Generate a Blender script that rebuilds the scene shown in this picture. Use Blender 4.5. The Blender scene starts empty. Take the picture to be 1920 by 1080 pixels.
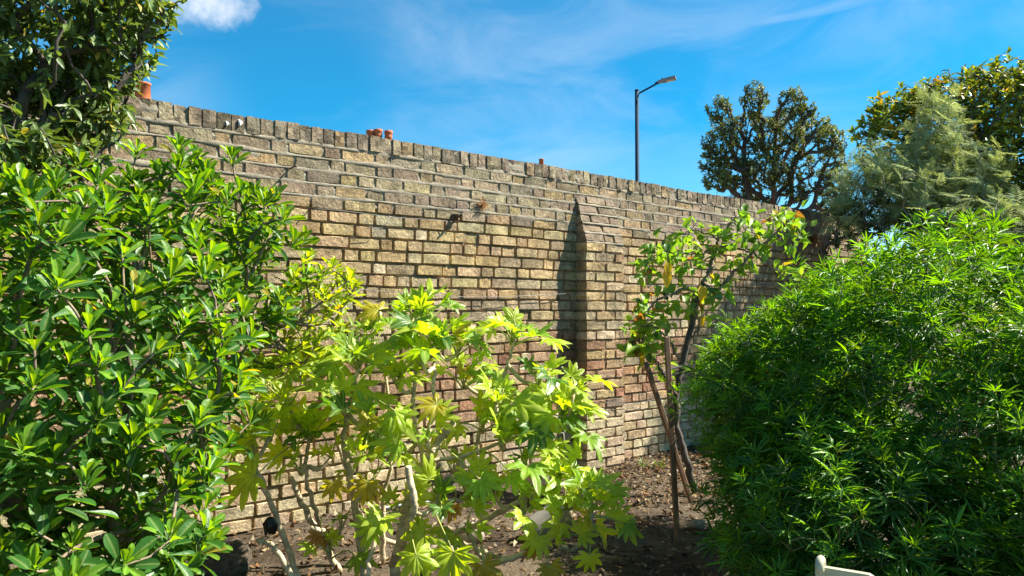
import bpy, math, random
import numpy as np
from mathutils import Vector, Matrix

R = math.radians
rng = np.random.default_rng(7)
random.seed(7)
scene = bpy.context.scene
COL = scene.collection

# ------------------------------------------------------------------ camera, sky, sun, exposure
CAM_H, FPX, HORIZON = 1.215, 1400.0, 580.0
PITCH = math.atan((HORIZON - 540.0) / FPX)
cam_d = bpy.data.cameras.new('camera')
cam = bpy.data.objects.new('camera', cam_d)
COL.objects.link(cam)
cam.location = (0, 0, CAM_H)
cam.rotation_euler = (math.pi / 2 + PITCH, 0, 0)
cam_d.sensor_width = 36.0
cam_d.lens = 36.0 * FPX / 1920.0
cam_d.clip_start, cam_d.clip_end = 0.05, 3000.0
scene.camera = cam

SUN_VEC = Vector((0.2255, 0.0426, 0.232)).normalized()        # towards the sun
SUN_EL = math.asin(SUN_VEC.z)
SUN_AZ = math.atan2(SUN_VEC.x, SUN_VEC.y)
sun_d = bpy.data.lights.new('sun', 'SUN')
sun_d.energy, sun_d.angle, sun_d.color = 5.0, R(0.53), (1.0, 0.94, 0.83)
sun = bpy.data.objects.new('sun', sun_d)
COL.objects.link(sun)
sun.rotation_euler = SUN_VEC.to_track_quat('Z', 'Y').to_euler()
sun.location = (6, 2, 9)

scene.view_settings.view_transform = 'Standard'
scene.view_settings.look = 'None'
scene.view_settings.gamma = 1.0
scene.view_settings.use_curve_mapping = False
scene.view_settings.exposure = 1.62

world = bpy.data.worlds.new('World')
scene.world = world
world.use_nodes = True
def build_world():
    nt = world.node_tree
    N, L = nt.nodes, nt.links
    N.clear()
    out = N.new('ShaderNodeOutputWorld')
    bg = N.new('ShaderNodeBackground')
    bg.inputs['Strength'].default_value = 0.06
    sky = N.new('ShaderNodeTexSky')
    sky.sky_type = 'NISHITA'
    sky.sun_disc = False
    sky.sun_elevation = SUN_EL
    sky.sun_rotation = SUN_AZ
    sky.air_density, sky.dust_density, sky.ozone_density = 0.9, 0.05, 2.6
    hs = N.new('ShaderNodeHueSaturation')
    hs.inputs['Hue'].default_value = 0.484
    hs.inputs['Saturation'].default_value = 1.58
    hs.inputs['Value'].default_value = 1.0
    L.new(sky.outputs[0], hs.inputs['Color'])
    tc = N.new('ShaderNodeTexCoord')
    sep = N.new('ShaderNodeSeparateXYZ')
    L.new(tc.outputs['Generated'], sep.inputs[0])
    def math_n(op, a, b=None, clamp=False):
        m = N.new('ShaderNodeMath'); m.operation = op; m.use_clamp = clamp
        for i, v in enumerate((a, b)):
            if v is None: continue
            if isinstance(v, (int, float)): m.inputs[i].default_value = v
            else: L.new(v, m.inputs[i])
        return m.outputs[0]
    def noise(scale_vec, rotz, loc, scale, detail, rough, dist=0.0):
        mp = N.new('ShaderNodeMapping')
        mp.inputs['Location'].default_value = loc
        mp.inputs['Rotation'].default_value = (0, rotz, 0)
        mp.inputs['Scale'].default_value = scale_vec
        L.new(tc.outputs['Generated'], mp.inputs[0])
        n = N.new('ShaderNodeTexNoise')
        n.inputs['Scale'].default_value = scale
        n.inputs['Detail'].default_value = detail
        n.inputs['Roughness'].default_value = rough
        n.inputs['Distortion'].default_value = dist
        L.new(mp.outputs[0], n.inputs['Vector'])
        return n.outputs['Fac']
    def mr(v, a, b, lo, hi):
        m = N.new('ShaderNodeMapRange'); m.interpolation_type = 'SMOOTHSTEP'
        for i, x in enumerate((v, a, b, lo, hi)):
            if isinstance(x, (int, float)): m.inputs[i].default_value = x
            else: L.new(x, m.inputs[i])
        return m.outputs[0]
    broad = mr(noise((1, 1, 1), 0, (0.9, 1.4, 0.2), 2.6, 2, 0.45), 0.36, 0.62, 0.0, 1.0)
    streak = mr(noise((1.0, 1.0, 2.6), 0.42, (0.3, 2.0, 0), 4.2, 9, 0.58, 0.9), 0.30, 0.78, 0.0, 1.0)
    cir = math_n('MULTIPLY', streak, math_n('MULTIPLY', broad, 0.24))
    fine = mr(noise((0.8, 0.8, 5.5), 0.40, (5.0, 1.0, 0.3), 5.0, 5, 0.5, 0.5), 0.56, 0.80, 0.0, 0.22)
    cir = math_n('ADD', math_n('MAXIMUM', cir, math_n('MULTIPLY', fine, math_n('ADD', math_n('MULTIPLY', broad, 0.7), 0.3))), 0.03, clamp=True)
    # one small cumulus
    vd = N.new('ShaderNodeVectorMath'); vd.operation = 'SUBTRACT'
    c = CLOUD_DIR
    vd.inputs[1].default_value = c
    L.new(tc.outputs['Generated'], vd.inputs[0])
    ms = N.new('ShaderNodeMapping'); ms.vector_type = 'POINT'
    ms.inputs['Scale'].default_value = (1.0, 1.0, 2.0)
    L.new(vd.outputs[0], ms.inputs[0])
    ln = N.new('ShaderNodeVectorMath'); ln.operation = 'LENGTH'
    L.new(ms.outputs[0], ln.inputs[0])
    n2 = N.new('ShaderNodeTexNoise')
    n2.inputs['Scale'].default_value = 22; n2.inputs['Detail'].default_value = 7
    n2.inputs['Roughness'].default_value = 0.6
    L.new(tc.outputs['Generated'], n2.inputs['Vector'])
    dd = math_n('ADD', ln.outputs['Value'], math_n('MULTIPLY', math_n('SUBTRACT', n2.outputs['Fac'], 0.5), 0.15))
    cum = mr(dd, -0.01, 0.07, 0.88, 0.0)
    fac = math_n('MAXIMUM', cir, cum)
    mix = N.new('ShaderNodeMix'); mix.data_type = 'RGBA'
    L.new(fac, mix.inputs[0])
    L.new(hs.outputs[0], mix.inputs[6])
    mix.inputs[7].default_value = (5.6, 6.0, 6.5, 1)
    L.new(mix.outputs[2], bg.inputs['Color'])
    L.new(bg.outputs[0], out.inputs[0])

# ------------------------------------------------------------------ helpers
cp, sp = math.cos(PITCH), math.sin(PITCH)
def at(px, py, d):
    """world point seen at photo pixel (px, py) at distance d along +Y"""
    x, u = (px - 960.0) / FPX, (540.0 - py) / FPX
    vy, vz = cp - u * sp, sp + u * cp
    return np.array((x * d / vy, d, CAM_H + vz * d / vy))
def to_px(P):
    P = np.atleast_2d(P)
    y, z = P[:, 1], P[:, 2] - CAM_H
    dep = y * cp + z * sp
    up = -y * sp + z * cp
    dep = np.where(dep > 0.05, dep, 0.05)
    return 960 + FPX * P[:, 0] / dep, 540 - FPX * up / dep, dep
CLOUD_DIR = tuple(Vector(at(395, 0, 1.0) - np.array((0, 0, CAM_H))).normalized())
build_world()

WORLD_OF = {}
def thing(name, loc, label, cat, group=None, kind=None):
    o = bpy.data.objects.new(name, None)
    COL.objects.link(o)
    o.empty_display_size = 0.1
    o.location = loc
    WORLD_OF[o] = Matrix.Translation(Vector(loc))
    tag(o, label, cat, group, kind)
    return o
def tag(o, label=None, cat=None, group=None, kind=None):
    if label: o['label'] = label
    if cat: o['category'] = cat
    if group: o['group'] = group
    if kind: o['kind'] = kind
    return o
def put(name, me, parent=None, M=None, color=None, kind=None, label=None):
    """link mesh as an object; M is its WORLD matrix"""
    o = bpy.data.objects.new(name, me)
    COL.objects.link(o)
    M = M if M is not None else Matrix.Identity(4)
    if parent is not None:
        o.parent = parent
        o.matrix_basis = WORLD_OF[parent].inverted() @ M
    else:
        o.matrix_basis = M
    WORLD_OF[o] = M
    if color is not None: o.color = (*color[:3], 1.0)
    if kind: o['kind'] = kind
    if label: o['label'] = label
    return o

class MB:
    """collects vertices and faces (world coordinates) for one mesh"""
    def __init__(s): s.v, s.f, s.n = [], [], 0
    def add(s, v, f):
        s.v.append(np.asarray(v, float)); 
        s.f.extend([tuple(i + s.n for i in q) for q in f]); s.n += len(v)
    def box(s, c, size, M=None, bev=0.0):
        hx, hy, hz = np.array(size) / 2.0
        if bev <= 0:
            v = np.array([(x, y, z) for x in (-hx, hx) for y in (-hy, hy) for z in (-hz, hz)])
            f = [(0, 1, 3, 2), (4, 6, 7, 5), (0, 4, 5, 1), (2, 3, 7, 6), (0, 2, 6, 4), (1, 5, 7, 3)]
        else:
            v, idx = [], {}
            for sx in (-1, 1):
                for sy in (-1, 1):
                    for sz in (-1, 1):
                        for ax in range(3):
                            p = np.array((sx * hx, sy * hy, sz * hz), float)
                            for k, sg in enumerate((sx, sy, sz)):
                                if k != ax: p[k] -= sg * bev
                            idx[(sx, sy, sz, ax)] = len(v); v.append(p)
            v = np.array(v); f = []
            for ax in range(3):
                a, b = [k for k in range(3) if k != ax]
                for sg in (-1, 1):
                    q = []
                    for sa, sb in ((-1, -1), (1, -1), (1, 1), (-1, 1)):
                        key = [0, 0, 0]; key[ax] = sg; key[a] = sa; key[b] = sb
                        q.append(idx[(*key, ax)])
                    if (sg > 0) != (ax != 1): q.reverse()
                    f.append(tuple(q))
                for sa in (-1, 1):
                    for sb in (-1, 1):
                        q = []
                        for sg, w in ((-1, a), (1, a), (1, b), (-1, b)):
                            key = [0, 0, 0]; key[ax] = sg; key[a] = sa; key[b] = sb
                            q.append(idx[(*key, w)])
                        f.append(tuple(q))
            for sx in (-1, 1):
                for sy in (-1, 1):
                    for sz in (-1, 1):
                        f.append(tuple(idx[(sx, sy, sz, k)] for k in range(3)))
        if M is not None:
            m = np.array(M)[:3, :3]; v = v @ m.T
        s.add(v + np.array(c), f)
    def tube(s, pts, rad, sides=6, cap=True, wob=0.0):
        pts = np.asarray(pts, float); n = len(pts)
        rad = np.broadcast_to(np.asarray(rad, float), (n,))
        t = np.gradient(pts, axis=0)
        t /= np.linalg.norm(t, axis=1)[:, None] + 1e-9
        ref = np.array((0.31, 0.17, 0.93)) if abs(t[0, 2]) < 0.9 else np.array((1.0, 0.1, 0.0))
        v = []
        for i in range(n):
            a = np.cross(t[i], ref); a /= np.linalg.norm(a) + 1e-9
            b = np.cross(t[i], a); ref = ref if i == 0 else ref
            ang = np.arange(sides) * 2 * math.pi / sides
            rr = rad[i] * (1 + (rng.uniform(-wob, wob, sides) if wob else 0))
            v.append(pts[i] + (np.cos(ang) * rr)[:, None] * a + (np.sin(ang) * rr)[:, None] * b)
        v = np.concatenate(v)
        f = [(i * sides + k, i * sides + (k + 1) % sides, (i + 1) * sides + (k + 1) % sides, (i + 1) * sides + k)
             for i in range(n - 1) for k in range(sides)]
        if cap:
            f.append(tuple(range(sides - 1, -1, -1))); f.append(tuple((n - 1) * sides + k for k in range(sides)))
        s.add(v, f)
    def lathe(s, c, prof, sides=20):
        v = []
        for r, z in prof:
            for k in range(sides):
                a = 2 * math.pi * k / sides
                v.append((c[0] + r * math.cos(a), c[1] + r * math.sin(a), c[2] + z))
        f = [(i * sides + k, i * sides + (k + 1) % sides, (i + 1) * sides + (k + 1) % sides, (i + 1) * sides + k)
             for i in range(len(prof) - 1) for k in range(sides)]
        s.add(v, f)
    def mesh(s, name, mat=None, smooth=True):
        me = bpy.data.meshes.new(name)
        me.from_pydata(np.concatenate(s.v) if s.v else [], [], s.f)
        if mat: me.materials.append(mat)
        if smooth: me.shade_smooth() if hasattr(me, 'shade_smooth') else None
        white(me)
        return me
    def build(s, name, mat, parent=None, smooth=True, **kw):
        return put(name, s.mesh(name, mat, smooth), parent, **kw)
def white(me):
    if 'col' not in me.attributes:
        a = me.attributes.new('col', 'FLOAT_COLOR', 'POINT')
        a.data.foreach_set('color', np.ones(len(me.vertices) * 4, np.float32))
def smooth_path(pts, n):
    """Catmull-Rom through control points"""
    P = np.asarray(pts, float)
    if len(P) == 2: 
        t = np.linspace(0, 1, n)[:, None]; return P[0] * (1 - t) + P[1] * t
    Q = np.vstack([2 * P[0] - P[1], P, 2 * P[-1] - P[-2]])
    out = []
    for t in np.linspace(0, len(P) - 1 - 1e-6, n):
        i = int(t); u = t - i
        a, b, c, d = Q[i:i + 4]
        out.append(0.5 * (2 * b + (c - a) * u + (2 * a - 5 * b + 4 * c - d) * u * u + (3 * b - a - 3 * c + d) * u ** 3))
    return np.array(out)
def unit(a):
    a = np.asarray(a, float)
    return a / (np.linalg.norm(a, axis=-1, keepdims=True) + 1e-9)
def vnoise(x, seed=0):
    """smooth 1-D value noise in -1..1"""
    x = np.asarray(x, float); i = np.floor(x).astype(int); u = x - i; u = u * u * (3 - 2 * u)
    h = lambda k: np.modf(np.sin(k * 127.1 + seed * 311.7) * 43758.5453)[0]
    return h(i) * (1 - u) + h(i + 1) * u

# ------------------------------------------------------------------ materials
def new_mat(name):
    m = bpy.data.materials.new(name); m.use_nodes = True
    nt = m.node_tree; nt.nodes.clear()
    out = nt.nodes.new('ShaderNodeOutputMaterial')
    return m, nt, out
def nd(nt, typ, **kw):
    n = nt.nodes.new(typ)
    for k, v in kw.items():
        if k.startswith('i_'):
            n.inputs[k[2:].replace('_', ' ')].default_value = v
        else: setattr(n, k, v)
    return n
def mixc(nt, a, b, fac, blend='MIX'):
    m = nt.nodes.new('ShaderNodeMix'); m.data_type = 'RGBA'; m.blend_type = blend
    for i, v in ((0, fac), (6, a), (7, b)):
        if hasattr(v, 'links') or isinstance(v, bpy.types.NodeSocket): nt.links.new(v, m.inputs[i])
        elif isinstance(v, (int, float)): m.inputs[i].default_value = v
        else: m.inputs[i].default_value = (*v[:3], 1)
    return m.outputs[2]
def ramp(nt, v, a, b, lo=0.0, hi=1.0):
    m = nt.nodes.new('ShaderNodeMapRange'); m.interpolation_type = 'SMOOTHSTEP'
    nt.links.new(v, m.inputs[0])
    for i, x in enumerate((a, b, lo, hi)): m.inputs[i + 1].default_value = x
    return m.outputs[0]
def pos_noise(nt, scale, detail=4, rough=0.6, obj=False, stretch=None):
    if obj: src = nt.nodes.new('ShaderNodeTexCoord').outputs['Object']
    else: src = nt.nodes.new('ShaderNodeNewGeometry').outputs['Position']
    if stretch:
        mp = nt.nodes.new('ShaderNodeMapping'); mp.inputs['Scale'].default_value = stretch
        nt.links.new(src, mp.inputs[0]); src = mp.outputs[0]
    n = nd(nt, 'ShaderNodeTexNoise', i_Scale=scale, i_Detail=detail, i_Roughness=rough)
    nt.links.new(src, n.inputs['Vector'])
    return n.outputs['Fac']
def tint_of(nt):
    a = nd(nt, 'ShaderNodeAttribute', attribute_name='col')
    o = nt.nodes.new('ShaderNodeObjectInfo')
    return mixc(nt, a.outputs['Color'], o.outputs['Color'], 1.0, 'MULTIPLY')
def bump(nt, h, strength, dist):
    b = nd(nt, 'ShaderNodeBump', i_Strength=strength, i_Distance=dist)
    nt.links.new(h, b.inputs['Height'])
    return b.outputs[0]
def leaf_mat(name, rough=0.4, trans=0.4, tcol=(1.5, 1.35, 0.35), rib=0.25, spec=0.45, vary=0.3):
    m, nt, out = new_mat(name)
    L = nt.links
    t = tint_of(nt)
    nz = pos_noise(nt, 28, 3)
    t = mixc(nt, t, (1 + vary, 1 + vary * 0.8, 1, 1), ramp(nt, nz, 0.35, 0.7), 'MULTIPLY')
    ra = nd(nt, 'ShaderNodeAttribute', attribute_name='rib')
    rf = ramp(nt, ra.outputs['Fac'], 0.72, 0.98, 0.0, rib)
    t = mixc(nt, t, (0.45, 0.50, 0.16), rf)
    p = nd(nt, 'ShaderNodeBsdfPrincipled', i_Roughness=rough)
    p.inputs['Specular IOR Level'].default_value = spec
    L.new(t, p.inputs['Base Color'])
    L.new(bump(nt, pos_noise(nt, 90, 2), 0.12, 0.01), p.inputs['Normal'])
    tr = nt.nodes.new('ShaderNodeBsdfTranslucent')
    L.new(mixc(nt, t, tcol, 1.0, 'MULTIPLY'), tr.inputs['Color'])
    ms = nt.nodes.new('ShaderNodeMixShader')
    ms.inputs[0].default_value = trans
    L.new(p.outputs[0], ms.inputs[1]); L.new(tr.outputs[0], ms.inputs[2])
    L.new(ms.outputs[0], out.inputs[0])
    return m
def plain_mat(name, col, rough=0.7, metal=0.0, var=0.25, scale=12, bmp=0.2, bdist=0.01, spec=0.4, tinted=False, stretch=None, dark=None, light=None):
    m, nt, out = new_mat(name)
    p = nd(nt, 'ShaderNodeBsdfPrincipled', i_Roughness=rough, i_Metallic=metal)
    p.inputs['Specular IOR Level'].default_value = spec
    base = tint_of(nt) if tinted else None
    d = dark or tuple(c * (1 - var) for c in col); l = light or tuple(min(1, c * (1 + var)) for c in col)
    c = mixc(nt, d, l, ramp(nt, pos_noise(nt, scale, 5, 0.65, stretch=stretch), 0.3, 0.7))
    if base is not None: c = mixc(nt, c, base, 1.0, 'MULTIPLY')
    nt.links.new(c, p.inputs['Base Color'])
    if bmp: nt.links.new(bump(nt, pos_noise(nt, scale * 4, 5, 0.7, stretch=stretch), bmp, bdist), p.inputs['Normal'])
    nt.links.new(p.outputs[0], out.inputs[0])
    return m

def brick_mat():
    m, nt, out = new_mat('stock_brick')
    L = nt.links
    t = tint_of(nt)
    big = pos_noise(nt, 9, 5, 0.65)
    t = mixc(nt, t, mixc(nt, (0.55, 0.52, 0.49), (1.32, 1.28, 1.18), ramp(nt, big, 0.28, 0.72)), 1.0, 'MULTIPLY')
    fine = pos_noise(nt, 75, 4, 0.7)
    t = mixc(nt, t, mixc(nt, (0.66, 0.63, 0.6), (1.2, 1.18, 1.12), ramp(nt, fine, 0.33, 0.68)), 1.0, 'MULTIPLY')
    # soot and lichen blotches, pale lime bloom
    soot = ramp(nt, pos_noise(nt, 4.5, 6, 0.7), 0.54, 0.70, 0.0, 0.6)
    t = mixc(nt, t, (0.10, 0.092, 0.075), soot)
    bloom = ramp(nt, pos_noise(nt, 16, 4, 0.75, stretch=(1.13, 0.9, 1.21)), 0.62, 0.80, 0.0, 0.5)
    t = mixc(nt, t, (0.52, 0.48, 0.40), bloom)
    # small burnt pits
    geo = nt.nodes.new('ShaderNodeNewGeometry')
    vo = nd(nt, 'ShaderNodeTexVoronoi', i_Scale=85.0); L.new(geo.outputs['Position'], vo.inputs['Vector'])
    pit = ramp(nt, vo.outputs['Distance'], 0.10, 0.22, 1.0, 0.0)
    pm = nd(nt, 'ShaderNodeMath', operation='MULTIPLY'); L.new(pit, pm.inputs[0])
    L.new(ramp(nt, pos_noise(nt, 30, 2), 0.52, 0.62), pm.inputs[1])
    t = mixc(nt, t, (0.05, 0.04, 0.035), pm.outputs[0])
    p = nd(nt, 'ShaderNodeBsdfPrincipled', i_Roughness=0.9)
    p.inputs['Specular IOR Level'].default_value = 0.2
    L.new(t, p.inputs['Base Color'])
    h = nd(nt, 'ShaderNodeMath', operation='ADD')
    L.new(pos_noise(nt, 38, 6, 0.72), h.inputs[0])
    hm = nd(nt, 'ShaderNodeMath', operation='MULTIPLY'); hm.inputs[1].default_value = -0.5
    L.new(pm.outputs[0], hm.inputs[0]); L.new(hm.outputs[0], h.inputs[1])
    L.new(bump(nt, h.outputs[0], 1.0, 0.016), p.inputs['Normal'])
    L.new(p.outputs[0], out.inputs[0])
    return m

M_BRICK = brick_mat()
M_MORTAR = plain_mat('old_lime_mortar', (0.28, 0.20, 0.12), 0.95, scale=22, var=0.4, bmp=0.7, bdist=0.012, spec=0.1)
M_POINT = plain_mat('grey_cement_pointing', (0.25, 0.22, 0.165), 0.95, scale=16, var=0.25, bmp=0.6, bdist=0.006, spec=0.1)
M_BARK_GREY = plain_mat('grey_brown_bark', (0.20, 0.15, 0.10), 0.85, scale=30, var=0.4, bmp=0.6, bdist=0.006, stretch=(1, 1, 0.35))
M_BARK_PALE = plain_mat('pale_scarred_bark', (0.50, 0.395, 0.25), 0.85, scale=26, var=0.35, bmp=0.6, bdist=0.006, stretch=(0.5, 0.5, 1.6))
M_BARK_DARK = plain_mat('dark_bark', (0.085, 0.07, 0.055), 0.9, scale=24, var=0.4, bmp=0.6, bdist=0.008, stretch=(1, 1, 0.3))
M_BARK_SILVER = plain_mat('silvery_bark', (0.30, 0.28, 0.24), 0.8, scale=20, var=0.25, bmp=0.3, bdist=0.004)
M_TWIG = plain_mat('green_twig', (0.16, 0.17, 0.06), 0.7, scale=30, var=0.3, bmp=0.2)
M_PETIOLE = plain_mat('yellow_green_stalk', (0.34, 0.36, 0.09), 0.5, scale=20, var=0.2, bmp=0.0)

# ------------------------------------------------------------------ ground
def soil_mat():
    m, nt, out = new_mat('dry_soil')
    L = nt.links
    a = pos_noise(nt, 2.2, 6, 0.65); b = pos_noise(nt, 60, 5, 0.75)
    c = mixc(nt, (0.06, 0.046, 0.033), (0.16, 0.128, 0.092), ramp(nt, a, 0.35, 0.68))
    c = mixc(nt, c, mixc(nt, (0.5, 0.47, 0.44), (1.45, 1.4, 1.3), ramp(nt, b, 0.3, 0.7)), 1.0, 'MULTIPLY')
    p = nd(nt, 'ShaderNodeBsdfPrincipled', i_Roughness=0.95)
    p.inputs['Specular IOR Level'].default_value = 0.15
    L.new(c, p.inputs['Base Color'])
    L.new(bump(nt, pos_noise(nt, 45, 6, 0.75), 0.9, 0.03), p.inputs['Normal'])
    L.new(p.outputs[0], out.inputs[0])
    return m
def ground_z(x, y):
    return (0.030 * np.sin(1.7 * x + 0.6 * y) * np.cos(1.3 * y - 0.4 * x) + 0.014 * np.sin(5.1 * x - 2.2 * y) * np.sin(4.3 * y + 1.0)
            + 0.006 * np.sin(17 * x + 3 * y) * np.sin(15 * y - 5 * x)) * np.clip((14 - np.hypot(x, y - 4)) / 6, 0, 1)
def build_ground():
    xs = np.concatenate([[-600, -200, -60, -20, -9], np.arange(-5, 6.01, 0.06), [9, 20, 60, 200, 600]])
    ys = np.concatenate([[-600, -200, -60, -20, -6, -2], np.arange(0.5, 9.01, 0.06), [14, 25, 60, 200, 900]])
    X, Y = np.meshgrid(xs, ys)
    Z = ground_z(X, Y)
    nx, ny = len(xs), len(ys)
    b = MB()
    b.add(np.stack([X.ravel(), Y.ravel(), Z.ravel()], 1),
          [(j * nx + i, j * nx + i + 1, (j + 1) * nx + i + 1, (j + 1) * nx + i) for j in range(ny - 1) for i in range(nx - 1)])
    o = b.build('ground', soil_mat())
    tag(o, 'dry brown garden soil running along the foot of the wall', None, None, 'structure')
build_ground()

# ------------------------------------------------------------------ the brick wall
W0 = np.array((-1.576, 3.99)); WD = np.array((0.7656, 0.6433)); WN = np.array((0.6433, -0.7656))
WALL_TOP = 2.29
COPE = 0.108
COURSE = (WALL_TOP - COPE) / 29.0
def wp(u, n, z):
    """point on the wall: u along it, n out of its face towards the garden"""
    return np.array((W0[0] + WD[0] * u + WN[0] * n, W0[1] + WD[1] * u + WN[1] * n, z))
def wall_M(u, n, z, s=(1, 1, 1), rot=0.0, tilt=0.0):
    m = Matrix(((WD[0], -WN[0], 0, 0), (WD[1], -WN[1], 0, 0), (0, 0, 1, 0), (0, 0, 0, 1)))
    return Matrix.Translation(Vector(wp(u, n, z))) @ m @ Matrix.Rotation(rot, 4, 'Y') @ Matrix.Rotation(tilt, 4, 'X') @ Matrix.Diagonal((*s, 1))
def sag(u, z):
    k = z / WALL_TOP
    return 0.007 * vnoise(u * 0.9, 3) * k + 0.004 * vnoise(u * 2.3 + z * 3, 5)
def brick_mesh(seed, nu=3, nv=2, worn=1.0):
    """unit brick: x -.5...5, z -.5...5, front face at y=0, body towards +y (depth 1)"""
    r = np.random.default_rng(seed)
    bx, bz, by = 0.022 * worn, 0.07 * worn, 0.07 * worn
    us = np.linspace(-0.5 + bx, 0.5 - bx, nu + 1); vs = np.linspace(-0.5 + bz, 0.5 - bz, nv + 1)
    V, F = [], []
    for v in vs:
        for u in us:
            V.append((u + r.uniform(-.012, .012), r.uniform(-0.02, 0.03) * worn, v + r.uniform(-.015, .015)))
    n1 = nu + 1
    for j in range(nv):
        for i in range(nu): F.append((j * n1 + i, j * n1 + i + 1, (j + 1) * n1 + i + 1, (j + 1) * n1 + i))
    per = [i for i in range(n1)] + [j * n1 + nu for j in range(1, nv + 1)] + [nv * n1 + i for i in range(nu - 1, -1, -1)] + [j * n1 for j in range(nv - 1, 0, -1)]
    ring = []
    for k in per:
        x, y, z = V[k]
        ox = 0.5 if x > us[-1] - 0.03 else (-0.5 if x < us[0] + 0.03 else x)
        oz = 0.5 if z > vs[-1] - 0.035 else (-0.5 if z < vs[0] + 0.035 else z)
        cut = r.uniform(0.0, 1.0) ** 4 * worn
        ox -= math.copysign(r.uniform(0, 0.012) + cut * 0.03, ox) if abs(ox) > .4 else 0
        oz -= math.copysign(r.uniform(0, 0.035) + cut * 0.09, oz) if abs(oz) > .4 else 0
        if abs(ox) > .4 and abs(oz) > .4: ox *= .975; oz *= .91
        ring.append(len(V)); V.append((ox, by + r.uniform(-.03, .08), oz))
    back = []
    for k in ring:
        x, y, z = V[k]; back.append(len(V)); V.append((x, 1.0, z))
    n = len(per)
    for k in range(n):
        F.append((per[(k + 1) % n], per[k], ring[k], ring[(k + 1) % n]))
        F.append((ring[(k + 1) % n], ring[k], back[k], back[(k + 1) % n]))
    return np.array(V), F, np.array(ring)
BRICK_V = [brick_mesh(100 + k) for k in range(18)]
COPE_V = [brick_mesh(200 + k, 2, 3, 0.8) for k in range(10)]
def rim(n, ring):
    c = np.ones((n, 4)); c[ring, :3] = (1.38, 1.36, 1.30); return c
def brick_me(v, f, ring, name):
    b = MB(); b.add(v, f); me = b.mesh(name, M_BRICK, False)
    me.attributes['col'].data.foreach_set('color', rim(len(v), ring).astype(np.float32).ravel())
    return me
BRICK_ME = [brick_me(v, f, r, 'brick') for v, f, r in BRICK_V]
COPE_ME = [brick_me(v, f, r, 'coping_brick') for v, f, r in COPE_V]
C_YEL, C_OCH, C_GRY, C_DRK = (.40, .315, .18), (.37, .275, .135), (.32, .275, .20), (.17, .15, .115)
C_PNK, C_RED, C_PAL, C_PUR = (.36, .265, .18), (.29, .15, .10), (.47, .415, .30), (.26, .215, .17)
def brick_col(z, pier=False):
    k = z / WALL_TOP
    if k > 0.95: w = ((C_GRY, 3), (C_DRK, 4.5), (C_YEL, .4), (C_PUR, 1))
    elif k > 0.80: w = ((C_GRY, 3), (C_DRK, 1.6), (C_OCH, 1.6), (C_YEL, .8), (C_PUR, 2))
    elif k > 0.55: w = ((C_YEL, 5), (C_OCH, 2.2), (C_GRY, 1.4), (C_PAL, 1.6), (C_RED, .25), (C_PNK, .8), (C_PUR, .4))
    elif k > 0.42: w = ((C_PAL, 2.2), (C_YEL, 2), (C_PNK, 1.6), (C_GRY, 1.6), (C_RED, .7), (C_PUR, 1.0), (C_OCH, .8))
    elif k > 0.20: w = ((C_PNK, 3), (C_RED, 2.6), (C_YEL, 1.2), (C_OCH, 1.2), (C_PAL, .5), (C_PUR, .8))
    else: w = ((C_PAL, 4), (C_YEL, 1.6), (C_PNK, 1), (C_GRY, .8))
    p = np.array([x[1] for x in w]); c = np.array(w[rng.choice(len(w), p=p / p.sum())][0])
    c2 = np.array(w[rng.choice(len(w), p=p / p.sum())][0])
    c = (c * 0.78 + c2 * 0.22) * 0.72 + (np.array([np.array(x[0]) * x[1] for x in w]).sum(0) / p.sum()) * 0.28
    return np.clip(c * 1.05 * rng.uniform(0.82, 1.18) * rng.uniform(0.95, 1.05, 3), 0.02, 0.7)
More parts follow.
